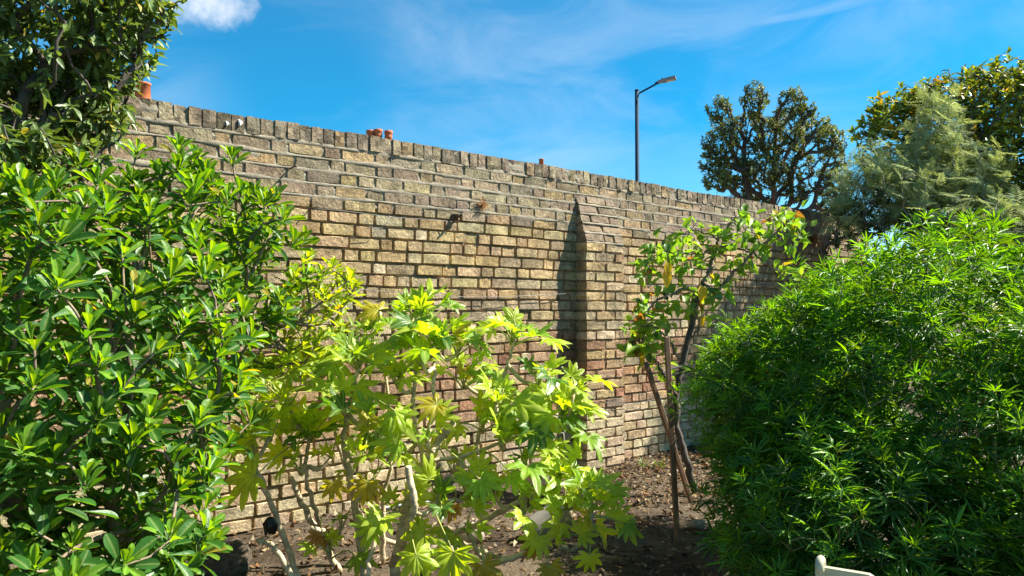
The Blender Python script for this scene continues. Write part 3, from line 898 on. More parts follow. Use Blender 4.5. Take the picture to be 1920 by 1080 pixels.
def fatsia():
    kind = Kind([palmate(k, 7, .9 - .12 * k, .5) for k in range(4)] + [palmate(k, 7 + k % 3, r_, .6) for k, r_ in ((4, .35), (5, .2), (6, .5), (7, .1), (8, -.15), (9, .3), (10, -.3), (11, .45))])
    mat = leaf_mat('palmate_leaf', 0.36, 0.52, (1.9, 1.75, .16), 0.45, 0.4, 0.3)
    base = at(720, 1080, 3.35); base[2] = 0
    root = thing('palmate_shrub', base, 'leggy shrub with large yellow-green hand-shaped leaves on bare pale stems', 'shrub')
    def g(px, d):                                   # ground point under a photo column
        return np.array(((px - 960) / FPX * d, d, 0.0))
    stems = [  # control points, radii from base to tip
        ([g(690, 3.3), at(668, 960, 3.25), at(645, 840, 3.2), at(655, 760, 3.2), at(672, 690, 3.2)], .026, .012),
        ([g(735, 3.2), at(760, 960, 3.2), at(800, 860, 3.2), at(850, 792, 3.2)], .033, .021),
        ([at(800, 860, 3.2), at(812, 760, 3.25), at(814, 690, 3.3), at(818, 655, 3.3)], .015, .010),
        ([at(795, 870, 3.25), at(775, 780, 3.3), at(783, 690, 3.35), at(790, 610, 3.35)], .015, .010),
        ([g(640, 3.5), at(575, 960, 3.4), at(545, 895, 3.35)], .022, .016),
        ([at(600, 985, 3.42), at(575, 900, 3.3), at(580, 820, 3.25)], .015, .011),
        ([g(575, 3.2), at(530, 1000, 3.2), at(490, 900, 3.15), at(470, 860, 3.15)], .020, .013),
        ([g(590, 3.0), at(520, 1035, 3.05), at(482, 1012, 3.05)], .017, .014),
        ([at(735, 1060, 3.2), at(775, 960, 3.0), at(765, 875, 3.0)], .022, .019),
        ([g(800, 3.5), at(845, 1010, 3.4), at(930, 965, 3.35), at(990, 930, 3.3), at(1040, 900, 3.3)], .026, .011),
        ([at(905, 975, 3.38), at(880, 900, 3.45), at(905, 800, 3.45), at(950, 690, 3.45), at(962, 640, 3.45)], .017, .010),
        ([at(790, 870, 3.25), at(880, 850, 3.3), at(980, 815, 3.35), at(1000, 790, 3.35)], .013, .009),
        ([at(985, 935, 3.3), at(1020, 880, 3.3), at(1045, 820, 3.35), at(1058, 785, 3.35)], .014, .009),
        ([g(830, 3.3), at(930, 1055, 3.2), at(1010, 1030, 3.2), at(1060, 985, 3.25), at(1065, 950, 3.25)], .022, .012),
        ([at(1050, 1020, 3.2), at(1075, 1032, 3.2), at(1105, 1000, 3.2)], .014, .012),
        ([at(845, 1010, 3.4), at(920, 1040, 3.3), at(945, 1050, 3.25)], .018, .015),
        ([g(720, 3.6), at(720, 940, 3.6), at(735, 830, 3.6), at(720, 690, 3.6)], .018, .010),
        ([g(860, 3.7), at(700, 1000, 3.6), at(655, 900, 3.6), at(620, 780, 3.55), at(600, 710, 3.5)], .018, .010),
        ([g(700, 2.9), at(690, 1070, 2.95), at(705, 1010, 3.0), at(722, 960, 3.0)], .014, .010),
        ([at(640, 1010, 3.4), at(610, 1000, 3.2), at(585, 990, 3.1)], .015, .012)]
    stem_pts = []
    for pts, r0, r1 in stems:
        n = 6 + 5 * len(pts); P = smooth_path(pts, n); t = np.linspace(0, 1, n)
        P[1:-1] += rng.normal(0, .0035, (n - 2, 3))
        rr = r0 + (r1 - r0) * t; rr = .72 * rr * (1 + .05 * np.sin(np.arange(n) * 2.1 + rng.uniform(0, 6)))      # leaf-scar rings
        stem_pts.append(P); b = MB(); b.tube(P, rr, 10, wob=.04); b.build('stem', M_BARK_PALE, root)
    mes = kind.meshes(mat)
    YG, GR, YE, DK = np.array((.32, .44, .036)), np.array((.18, .32, .03)), np.array((.34, .30, .03)), np.array((.065, .155, .025))
    def leaf(p0, p1, d, up, size, col, young=False):
        """petiole from p0 to p1, blade at p1 pointing along d"""
        x = unit(d); z = unit(up - np.dot(up, x) * x); y = np.cross(z, x)
        m = np.eye(4); m[:3, 0], m[:3, 1], m[:3, 2], m[:3, 3] = x * size, y * size, z * size, p1
        o = put('leaf', mes[rng.integers(4) if young else rng.integers(4, len(mes))], root, Matrix(m.tolist()), col)
        mid = (p0 + p1) / 2 + np.array((0, 0, .02)) + rng.normal(0, .008, 3)
        b = MB(); b.tube(smooth_path([p0, mid, p1], 6), np.linspace(.0042, .0026, 6), 5)
        b.build('petiole', M_PETIOLE, o)
    # rosettes: tip, axis, leaves, size, tint mix (yellow share), spread
    ros = [(at(672, 690, 3.2), (-.1, -.3, 1), 11, .115, .45), (at(818, 655, 3.3), (.15, -.2, 1), 12, .12, .35), (at(790, 605, 3.35), (-.1, -.2, 1), 9, .10, .30),
           (at(580, 820, 3.25), (-.2, -.4, 1), 11, .125, .6), (at(470, 860, 3.15), (-.5, -.3, .8), 5, .12, .6), (at(962, 640, 3.45), (.15, -.2, 1), 10, .105, .2),
           (at(1000, 790, 3.35), (.1, -.4, 1), 10, .115, .5), (at(1058, 785, 3.35), (.4, -.3, .9), 11, .11, .5), (at(1040, 900, 3.3), (.5, -.3, .8), 9, .10, .25),
           (at(1065, 950, 3.25), (.5, -.5, .6), 9, .11, .35), (at(720, 690, 3.6), (0, -.2, 1), 9, .12, .1), (at(600, 705, 3.5), (-.2, -.2, 1), 10, .115, .4),
           (at(545, 700, 3.4), (-.3, -.2, 1), 6, .115, .3), (at(870, 720, 3.5), (.2, -.1, 1), 8, .115, .15), (at(905, 800, 3.4), (.2, -.3, .8), 7, .11, .3), (at(690, 790, 3.1), (.1, -.5, .8), 6, .12, .5),
           (at(640, 650, 3.45), (-.1, -.1, 1), 7, .11, .2), (at(745, 720, 3.3), (0, -.3, 1), 7, .11, .2), (at(770, 590, 3.4), (-.2, -.1, 1), 5, .10, .2), (at(860, 660, 3.4), (.3, -.1, 1), 6, .10, .3), (at(1010, 720, 3.4), (.2, -.2, 1), 6, .10, .4),
           (at(930, 760, 3.25), (.1, -.4, .9), 6, .11, .3), (at(985, 870, 3.2), (.2, -.5, .8), 6, .10, .4), (at(1095, 920, 3.2), (.6, -.4, .6), 5, .095, .4), (at(540, 760, 3.2), (-.4, -.3, .9), 6, .115, .5), (at(520, 720, 3.3), (-.2, -.2, 1), 5, .10, .5), (at(640, 760, 3.15), (-.1, -.4, .9), 5, .115, .4),
           (at(480, 740, 3.2), (-.3, -.2, 1), 6, .105, .5), (at(450, 720, 3.25), (-.4, -.2, .9), 4, .10, .5), (at(505, 820, 3.1), (-.3, -.4, .9), 5, .105, .6), (at(790, 680, 3.2), (0, -.3, 1), 6, .105, .3), (at(700, 640, 3.5), (.1, -.1, 1), 5, .11, .1), (at(1075, 740, 3.3), (.5, -.2, .8), 5, .095, .5), (at(880, 930, 3.2), (.1, -.5, .8), 5, .10, .4), (at(1030, 850, 3.3), (.3, -.4, .8), 5, .09, .4),
           (at(740, 850, 3.3), (0, -.3, .9), 5, .09, .3), (at(620, 860, 3.3), (-.2, -.4, .8), 4, .09, .6), (at(850, 880, 3.35), (.1, -.3, .9), 5, .09, .3), (at(930, 930, 3.3), (.2, -.4, .8), 4, .09, .3), (at(700, 900, 3.4), (0, -.2, .9), 4, .085, .3), (at(790, 1000, 3.3), (.1, -.4, .8), 4, .085, .3), (at(640, 985, 3.3), (0, -.3, .9), 3, .07, .2),
           (at(880, 1000, 3.2), (.1, -.5, .7), 4, .095, .5), (at(980, 960, 3.2), (.3, -.5, .7), 5, .095, .5), (at(1050, 1010, 3.15), (.4, -.5, .6), 4, .09, .5), (at(740, 960, 3.1), (0, -.5, .7), 4, .09, .5), (at(680, 860, 3.1), (-.1, -.5, .8), 4, .10, .5), (at(560, 880, 3.15), (-.3, -.4, .8), 4, .10, .6),
           (at(820, 940, 3.1), (.1, -.5, .7), 4, .10, .5), (at(940, 830, 3.2), (.2, -.4, .8), 5, .10, .4), (at(800, 830, 3.1), (0, -.5, .8), 4, .10, .4), (at(1110, 960, 3.15), (.6, -.4, .5), 4, .085, .5), (at(620, 1040, 3.2), (0, -.4, .8), 4, .07, .1)]
    for tip, ax, nl, sz, yel in ros:
        ax = unit(np.array(ax, float)); a, b = perp(ax); p0 = rng.uniform(0, 6)
        sp_ = np.concatenate(stem_pts); k = np.argmin(((sp_ - tip) ** 2).sum(1)); foot = tip
        if np.linalg.norm(sp_[k] - tip) > .02:
            bq = MB(); bq.tube(smooth_path([sp_[k], (sp_[k] + tip) / 2 + np.array((0, 0, -.03)), tip], 8), np.linspace(.011, .008, 8), 8); bq.build('stem', M_BARK_PALE, root)
        nl = int(nl * 1.15)
        for i in range(nl):
            f = i / nl; ph = p0 + i * 2.39996
            el = 1.35 - 1.15 * f + rng.normal(0, .16)
            rad = a * math.cos(ph) + b * math.sin(ph)
            d = unit(ax * math.sin(el) + rad * math.cos(el))
            pl = (.035 + .12 * f) * rng.uniform(.8, 1.25)
            s = sz * (.55 + .55 * min(1, f * 1.6)) * rng.uniform(.85, 1.12)
            p1 = tip + d * pl
            bd = unit(d + np.array((0, 0, .18 - .55 * f)) + rng.normal(0, .22, 3))
            up = unit(ax * math.cos(el) - rad * math.sin(el) * .9 + np.array((0, -.15, .2)) + rng.normal(0, .3, 3))
            u = rng.random()
            c = YE if u < .10 * yel else (YG if u < .35 + .8 * yel else (GR if u < .92 else DK))
            leaf(foot - ax * .03 * f, p1, bd, up, s * 1.02 * rng.uniform(.75, 1.2), c * rng.uniform(.8, 1.2), f < .5)
    # single leaves that stand out
    for (x, y, d), dr, up, s, c, src in [
        ((478, 893, 2.95), (-.9, -.2, -.35), (.1, -.75, .65), .155, YG * 1.25, (575, 832, 3.2)), ((481, 705, 3.05), (-.2, -.2, .9), (.3, -.9, .2), .12, GR, (580, 815, 3.25)),
        ((850, 1035, 2.9), (-.15, -.3, -.9), (.1, -.85, .5), .145, YG * 1.1, (830, 900, 3.2)), ((795, 1005, 2.95), (-.7, -.2, -.4), (0, -.7, .7), .12, YG, (790, 900, 3.2)),
        ((1010, 1005, 3.05), (-.4, -.3, -.7), (.1, -.8, .5), .105, YG, (1060, 960, 3.2)), ((1153, 975, 3.15), (.6, -.1, .55), (.2, -.9, .45), .095, YG, (1068, 985, 3.2)),
        ((1105, 1040, 3.1), (.1, -.2, -.95), (.2, -.95, .2), .085, YG * 1.1, (1100, 985, 3.2)), ((690, 905, 3.05), (-.2, -.3, -.8), (.1, -.9, .4), .10, YE, (720, 840, 3.2)),
        ((625, 905, 3.1), (.2, -.3, -.9), (.1, -.9, .3), .085, YE, (560, 895, 3.3)), ((700, 985, 3.0), (-.5, -.2, -.7), (0, -.8, .6), .11, GR * 1.2, (740, 930, 3.2)),
        ((780, 1040, 2.85), (.3, -.3, -.85), (.1, -.8, .5), .12, YG, (760, 960, 3.1)), ((900, 900, 3.1), (.5, -.3, -.5), (0, -.7, .7), .12, GR * 1.3, (850, 850, 3.2)),
        ((960, 890, 3.15), (.6, -.2, -.3), (.1, -.6, .8), .10, GR * 1.3, (905, 860, 3.3)), ((820, 760, 3.05), (-.6, -.4, -.1), (.1, -.5, .8), .11, YE, (880, 800, 3.25)),
        ((1120, 905, 3.15), (.8, -.2, -.1), (.1, -.5, .85), .11, YG, (1066, 945, 3.2)), ((1030, 1062, 3.0), (.2, -.3, -.8), (.1, -.9, .4), .09, YE * .9, (1020, 1010, 3.1)),
        ((905, 1060, 3.0), (.3, -.2, -.6), (.2, -.8, .5), .10, YE * .75, (880, 990, 3.2)), ((740, 770, 3.0), (.5, -.3, -.4), (.1, -.6, .8), .12, YG, (690, 745, 3.1))]:
        sp_ = np.concatenate(stem_pts); q = at(*src); leaf(sp_[np.argmin(((sp_ - q) ** 2).sum(1))], at(x, y, d), np.array(dr), np.array(up), s, c)
    # dead leaves caught on the stems
    for x, y, d, s in ((600, 1010, 3.2, .09), (690, 925, 3.15, .075), (850, 960, 3.3, .08), (1000, 1040, 3.1, .06)):
        leaf(at(x, y - 40, d), at(x, y - 12, d), np.array((rng.normal(0, .3), -.2, -1)), np.array((.3, -1, .2)), s, np.array((.20, .12, .06)))
fatsia()

# ------------------------------------------------------------------ narrow-leaved mound, right
def narrow_bush():
    lf = [leaf_shape(w_lin, 4, .115, .5, a, 0, k) for k, a in enumerate((.10, .24, .05, .34))]
    shapes = []
    for k in range(6):
        r = np.random.default_rng(k); parts = []
        n = 5 if k % 3 else 3
        for j in range(n):
            q = (j - (n - 1) / 2) / ((n - 1) / 2)
            parts.append(xf(lf[r.integers(4)], rotz=q * R(60) + r.normal(0, .14), roty=r.normal(.02, .16), s=(.86 - .22 * abs(q)) * r.uniform(.9, 1.1), t=(.22, 0, 0)))
        v = np.array([(0, -.012, 0), (0, .012, 0), (.22, .012, 0), (.22, -.012, 0)])
        parts.append((v, [(0, 3, 2, 1)], np.ones(4)))
        shapes.append(combine(parts))
    kind = Kind(shapes)
    mat = leaf_mat('narrow_leaf', 0.38, 0.45, (2.4, 1.9, .08), 0.25, 0.4, .25)
    base = at(1650, 1080, 2.8); base[2] = 0
    root = thing('narrow_leaved_bush', base, 'big rounded bush of narrow fingered bright green leaves, beside the staked fruit tree', 'shrub')
    E = [(at(1760, 775, 2.95), (.74, .76, .735)), (at(1490, 740, 3.05), (.40, .5, .38)), (at(1640, 985, 2.50), (.50, .46, .42)), (at(2000, 860, 2.5), (.60, .66, .56)),
         (at(1610, 620, 3.2), (.34, .36, .26)), (at(1450, 900, 2.9), (.24, .3, .40)), (at(1490, 750, 4.0), (.50, .6, .50))]
    keep = lambda p, d: (d[1] < 0.45 or d[2] > 0.15)
    P, N = ellipsoid_tips(E, 2700, 0.34, keep, 0.037)
    P = P + N * rng.normal(-.01, .022, (len(P), 1))
    for c_, r_ in E:                                         # shaded leaves deep inside the mound
        p2, n2 = ellipsoid_tips([(c_, tuple(.74 * q for q in r_))], 110, .3, keep, .06)
        P = np.vstack([P, p2]); N = np.vstack([N, n2])
    fo = Foliage(kind)
    for p, nr in zip(P, N):
        ax = unit(nr * .55 + np.array((0, -.05, .9)) + rng.normal(0, .22, 3)); a, b = perp(ax); ph0 = rng.uniform(0, 6); g = rng.uniform(.6, 1.3)
        npair = rng.integers(3, 6)
        for j in range(npair):
            f = j / npair
            for s in (0, math.pi):
                ph = ph0 + j * 1.57 + s + rng.normal(0, .2); el = 1.05 - 1.0 * f + rng.normal(0, .15)
                rad = a * math.cos(ph) + b * math.sin(ph)
                d = unit(ax * math.sin(el) + rad * math.cos(el)); up = unit(ax * math.cos(el) - rad * math.sin(el) + rng.normal(0, .12, 3))
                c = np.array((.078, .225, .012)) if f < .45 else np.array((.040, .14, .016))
                if rng.random() < .0012: c = np.array((.16, .09, .03))
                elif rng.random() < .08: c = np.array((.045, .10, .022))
                fo.add(p - ax * (.026 * j), d, up, rng.uniform(.056, .102) * (.55 + .45 * min(1, f * 2.2 + .15)), c * g * rng.uniform(.85, 1.15))
    tips = [p - np.array((0, 0, .05)) for p in P[::3]]
    emit_stems(grow(base, tips, .0020, .40, .022, .10, .3, .12, .25), root, M_TWIG, thick=.012)
    fo.emit(root, mat, 300)
narrow_bush()

# ------------------------------------------------------------------ small fruit tree with stakes
def fruit_tree():
    kind = Kind([leaf_shape(w_ovate, 5, wd, fd, ar, wv, sd, petiole=.16) for wd, fd, ar, wv, sd in
                 ((.52, .25, .2, .06, 1), (.58, .35, .35, .1, 2), (.5, .15, .1, .08, 3), (.55, .5, .45, .05, 4), (.46, .3, -.15, .1, 5))])
    mat = leaf_mat('fruit_tree_leaf', 0.42, 0.5, (1.5, 1.45, .3), 0.3, 0.35)
    base = np.array(((1300 - 960) / FPX * 5.05, 5.05, 0.0))
    root = thing('fruit_tree', base, 'small leaning fruit tree with sparse curled leaves, trained against the wall by two stakes', 'tree')
    Dp = 5.1
    br = [([base, at(1283, 850, 5.05), at(1266, 780, 5.05), at(1278, 690, 5.1), at(1296, 610, 5.1), at(1318, 530, 5.15)], .027, .019, 'trunk'),
          ([at(1318, 530, 5.15), at(1340, 480, 5.2), at(1352, 440, 5.25), at(1385, 405, 5.3)], .020, .010, 'branch'),
          ([at(1345, 465, 5.2), at(1300, 478, 5.1), at(1245, 470, 5.05)], .010, .005, 'branch'), ([at(1350, 462, 5.2), at(1400, 470, 5.1), at(1445, 500, 5.0), at(1475, 520, 5.0)], .010, .005, 'branch'),
          ([at(1360, 530, 5.0), at(1400, 485, 5.0), at(1460, 432, 5.0)], .012, .008, 'branch'), ([at(1318, 530, 5.15), at(1340, 545, 5.05), at(1362, 528, 5.0)], .013, .011, 'branch'), ([at(1460, 432, 5.0), at(1480, 410, 5.0), at(1492, 395, 5.0)], .007, .004, 'branch'),
          ([at(1312, 545, 5.12), at(1275, 545, 5.0), at(1232, 565, 4.95), at(1205, 590, 4.9)], .011, .006, 'branch'), ([at(1278, 680, 5.1), at(1240, 620, 5.0), at(1200, 610, 4.95)], .009, .005, 'branch'),
          ([at(1285, 650, 5.1), at(1310, 610, 5.0), at(1300, 570, 4.95), at(1320, 560, 4.9)], .009, .004, 'branch'), ([at(1270, 740, 5.05), at(1230, 680, 4.95), at(1205, 640, 4.95)], .008, .004, 'branch'),
          ([at(1348, 450, 5.22), at(1310, 432, 5.2), at(1275, 440, 5.2)], .008, .004, 'branch'), ([at(1232, 470, 5.05), at(1215, 500, 5.0), at(1215, 540, 5.0)], .005, .003, 'branch'), ([at(1460, 432, 5.0), at(1480, 445, 4.95), at(1500, 440, 4.95)], .006, .003, 'branch')]
    paths = []
    for pts, r0, r1, nm in br:
        n = 5 + 5 * len(pts); P = smooth_path(pts, n); P[1:-1] += rng.normal(0, .006, (n - 2, 3))
        b = MB(); b.tube(P, np.linspace(r0, r1, n), 8, wob=.08); b.build(nm, M_BARK_DARK if nm == 'trunk' else M_BARK_GREY, root)
        paths.append((P, nm))
    fo = Foliage(kind); tw = MB()
    spots = [(1230, 470, 26), (1215, 510, 16), (1250, 460, 16), (1280, 450, 14), (1265, 520, 14), (1300, 500, 14), (1330, 470, 10), (1200, 580, 22), (1185, 610, 20), (1220, 600, 16), (1240, 640, 12), (1200, 650, 14), (1215, 680, 12),
             (1300, 545, 12), (1330, 555, 14), (1290, 590, 12), (1350, 560, 12), (1355, 515, 14), (1390, 520, 12), (1385, 410, 18), (1365, 430, 12), (1405, 430, 12), (1430, 470, 12), (1460, 430, 18), (1480, 410, 18), (1455, 400, 12), (1495, 440, 16), (1485, 460, 8),
             (1470, 510, 8), (1400, 495, 8), (1325, 430, 12), (1300, 425, 8), (1270, 485, 10), (1420, 410, 8), (1340, 590, 8), (1255, 570, 12), (1375, 470, 8), (1440, 445, 8), (1235, 545, 12), (1190, 640, 16), (1180, 660, 10), (1195, 620, 12), (1210, 640, 12), (1230, 690, 10), (1250, 600, 14), (1480, 490, 6), (1310, 470, 8), (1415, 450, 8)]
    allp = np.concatenate([p for p, nm in paths if nm == 'branch'])
    for x, y, n in spots:
        c = at(x, y, rng.uniform(4.85, 5.3)); k = np.argmin(((allp - c) ** 2).sum(1)); s = allp[k]
        e = c + rng.normal(0, .02, 3)
        tw.tube(smooth_path([s, (s + e) / 2 + np.array((0, 0, .03)), e], 5), np.linspace(.004, .0022, 5), 5)
        for i in range(int(n * 1.0)):
            t = rng.uniform(.3, 1.05); p = s + (e - s) * t + rng.normal(0, .035, 3)
            d = unit(rng.normal(0, .8, 3) + np.array((0, -.2, -.25))); up = unit(np.array((0, -.3, .8)) + rng.normal(0, .55, 3))
            u = rng.random(); col = np.array((.12, .235, .03)) if u < .5 else (np.array((.17, .28, .035)) if u < .86 else (np.array((.05, .11, .03)) if u < .94 else (np.array((.45, .33, .03)) if u < .97 else np.array((.25, .10, .04)))))
            fo.add(p, d, up, rng.uniform(.06, .11), col * rng.uniform(1.0, 1.6) * (1 if col[0] < .2 else .7))
    tw.build('twigs', M_BARK_GREY, root, kind='stuff')
    for x, y, s in ((1247, 520, .14), (1313, 548, .14), (1250, 505, .12)):      # the few big yellow leaves
        fo.add(at(x, y - 20, 4.85), np.array((.1, -.1, -1)), np.array((.3, -1, .1)), s, np.array((.55, .38, .02)))
    fo.emit(root, mat, 300)
    ms = plain_mat('weathered_stake_wood', (.20, .115, .065), .85, scale=18, var=.35, bmp=.5, bdist=.004, stretch=(4, 4, .4))
    def stake(p0, p1, w, label):
        d = unit(p1 - p0); L = np.linalg.norm(p1 - p0)
        q = Vector(d).to_track_quat('Z', 'Y').to_matrix()
        root = thing('stake', p0, label, 'stake', 'wooden stakes of the fruit tree')
        b = MB(); b.box((p0 + p1) / 2, (w, w * .8, L), q, bev=w * .12); b.build('shaft', ms, root, smooth=False)
        b = MB(); c = np.array(p1) + d * .001
        v = [c + np.array(q @ Vector((sx * w * .42, sy * w * .33, 0))) for sx, sy in ((-1, -1), (1, -1), (1, 1), (-1, 1))] + [c + d * w * .18]
        b.add(v, [(0, 1, 4), (1, 2, 4), (2, 3, 4), (3, 0, 4)]); b.build('worn_top', ms, root, smooth=False)
    g1 = np.array(((1268 - 960) / FPX * 3.95, 3.95, -.05)); stake(g1, at(1250, 632, 4.1), .028, 'upright brown wooden stake in front of the fruit tree trunk')
    g2 = np.array(((1296 - 960) / FPX * 4.85, 4.85, -.05)); stake(g2, at(1211, 680, 4.75), .034, 'slanting brown wooden stake propping the fruit tree, leaning towards the pier')
    b = MB(); P = smooth_path([at(1242, 700, 4.3), at(1262, 690, 4.5), at(1285, 688, 5.0), at(1272, 700, 5.1), at(1246, 706, 4.2)], 24); b.tube(P, .007, 6)
    o = b.build('tree_tie', plain_mat('black_rubber', (.02, .02, .02), .6, var=.2)); tag(o, 'black rubber tie holding the fruit tree trunk to its stake', 'tree tie')
fruit_tree()

# ------------------------------------------------------------------ trees beyond, upper right
def feather_tree():
    r = np.random.default_rng(3)
    shapes = []
    pin = leaf_shape(w_lin, 2, .20, .2, .1, 0, 1)
    for k in range(4):
        parts = []
        n = 9
        for j in range(n):
            x = .12 + .85 * j / n
            for s in (-1, 1):
                parts.append(xf(pin, rotz=s * R(58 - 2.5 * j), roty=r.normal(.1, .1), s=(.36 - .20 * (j / n) ** 2) * r.uniform(.85, 1.1), t=(x, 0, -.12 * x * x)))
        v = np.array([(0, -.012, 0), (0, .012, 0), (1, .006, -.12), (1, -.006, -.12)]); parts.append((v, [(0, 3, 2, 1)], np.ones(4)))
        shapes.append(combine(parts))
    kind = Kind(shapes)
    mat = leaf_mat('silver_feather_leaf', .85, .32, (1.15, 1.2, .7), .0, .08, .15)
    base = np.array(((1735 - 960) / FPX * 7.18, 7.18, 0.0))
    root = thing('feathery_tree', base, 'young silvery grey-green tree with feathery fern-like leaves and a pale forked stem', 'tree')
    E = [(at(1752, 235, 7.30), (0.194, 0.251, 0.319)), (at(1725, 300, 7.30), (0.274, 0.285, 0.274)), (at(1640, 340, 7.18), (0.331, 0.319, 0.251)), (at(1600, 385, 7.18), (0.228, 0.228, 0.194)), (at(1825, 335, 7.07), (0.274, 0.251, 0.296)), (at(1700, 375, 7.07), (0.319, 0.319, 0.228)), (at(1790, 405, 6.95), (0.342, 0.342, 0.228)), (at(1885, 415, 6.84), (0.319, 0.319, 0.171))]
    P, N = ellipsoid_tips(E, 240, .35, lambda p, d: d[1] < .5, .09)
    P = P + N * rng.normal(.02, .07, (len(P), 1))
    fo = Foliage(kind)
    for p, nr in zip(P, N):
        ax = unit(nr * .8 + np.array((0, -.1, .45)) + rng.normal(0, .3, 3)); a, b = perp(ax)
        for i in range(rng.integers(5, 8)):
            ph = i * 2.4; el = rng.uniform(.0, .9); rad = a * math.cos(ph) + b * math.sin(ph)
            d = unit(ax * math.sin(el) + rad * math.cos(el)); up = unit(ax * math.cos(el) + np.array((0, 0, .5)) + rng.normal(0, .2, 3))
            c = np.array((.30, .355, .18)) if rng.random() < .7 else np.array((.38, .42, .17))
            fo.add(p - ax * .035 * i, d, up, rng.uniform(.14, .22), c * rng.uniform(.75, 1.15))
    ch = grow(base, list(P), .0028, .42, .03, .14, .2, .14, .2, starts=[[at(1715, 430, 7.12), at(1650, 345, 7.18)], [at(1712, 430, 7.12), at(1718, 280, 7.24), at(1722, 215, 7.3)]])
    emit_stems(ch[:2], root, M_BARK_SILVER, 'trunk'); emit_stems(ch[2:], root, M_BARK_SILVER, 'branch', thick=.006)
    fo.emit(root, mat, 150)
feather_tree()

def leafy(name, label, cat, base, E, n, leafsz, cols, dens, nparts, mat, bark, up=.5, min_d=.08, edge=(), group=None, starts=None, width=.36, inner=.3, spread=.14, r_tip=.004, jit=.0):
    kind = Kind([leaf_shape(w_ell, 4, width * q, .25, a, .05, k) for k, (q, a) in enumerate(((1, .1), (.9, .25), (1.1, .15), (1, -.05)))])
    root = thing(name, base, label, cat, group)
    P, N = ellipsoid_tips(E, n, inner, lambda p, d: d[1] < .6, min_d)
    P = P + (N * .5 + np.array((0, 0, .5))) * np.abs(rng.normal(0, jit, (len(P), 1)))
    tips = list(P) + list(edge); Nr = list(N) + [np.array((0, -.1, 1.0))] * len(edge)
    fo = Foliage(kind)
    w = np.array([c[1] for c in cols]); w = w / w.sum()
    for p, nr in zip(tips, Nr):
        ax = unit(nr * .6 + np.array((0, 0, up)) + rng.normal(0, .25, 3)); a, b = perp(ax); g = rng.uniform(.7, 1.25); cc = np.array(cols[rng.choice(len(cols), p=w)][0])
        for i in range(rng.integers(dens[0], dens[1])):
            ph = i * 2.4; el = rng.uniform(-.1, 1.1); rad = a * math.cos(ph) + b * math.sin(ph)
            d = unit(ax * math.sin(el) + rad * math.cos(el)); u = unit(ax * math.cos(el) - rad * math.sin(el) * .7 + rng.normal(0, .3, 3))
            c = cc if rng.random() < .7 else np.array(cols[rng.choice(len(cols), p=w)][0])
            fo.add(p - ax * rng.uniform(0, spread), d, u, rng.uniform(*leafsz), c * g * rng.uniform(.8, 1.2))
    ch = grow(base, tips, r_tip, .42, .09, .2, .2, .12, .15, starts=starts)
    k = len(starts or [])
    if k: emit_stems(ch[:k], root, bark, 'trunk')
    emit_stems(ch[k:], root, bark, 'branch', thick=.012)
    fo.emit(root, mat, nparts)
M_LAUREL = leaf_mat('laurel_leaf', .40, .34, (1.5, 1.3, .3), .25, .4)
M_FARLEAF = leaf_mat('olive_leaf', .55, .22, (1.4, 1.3, .4), .0, .3)
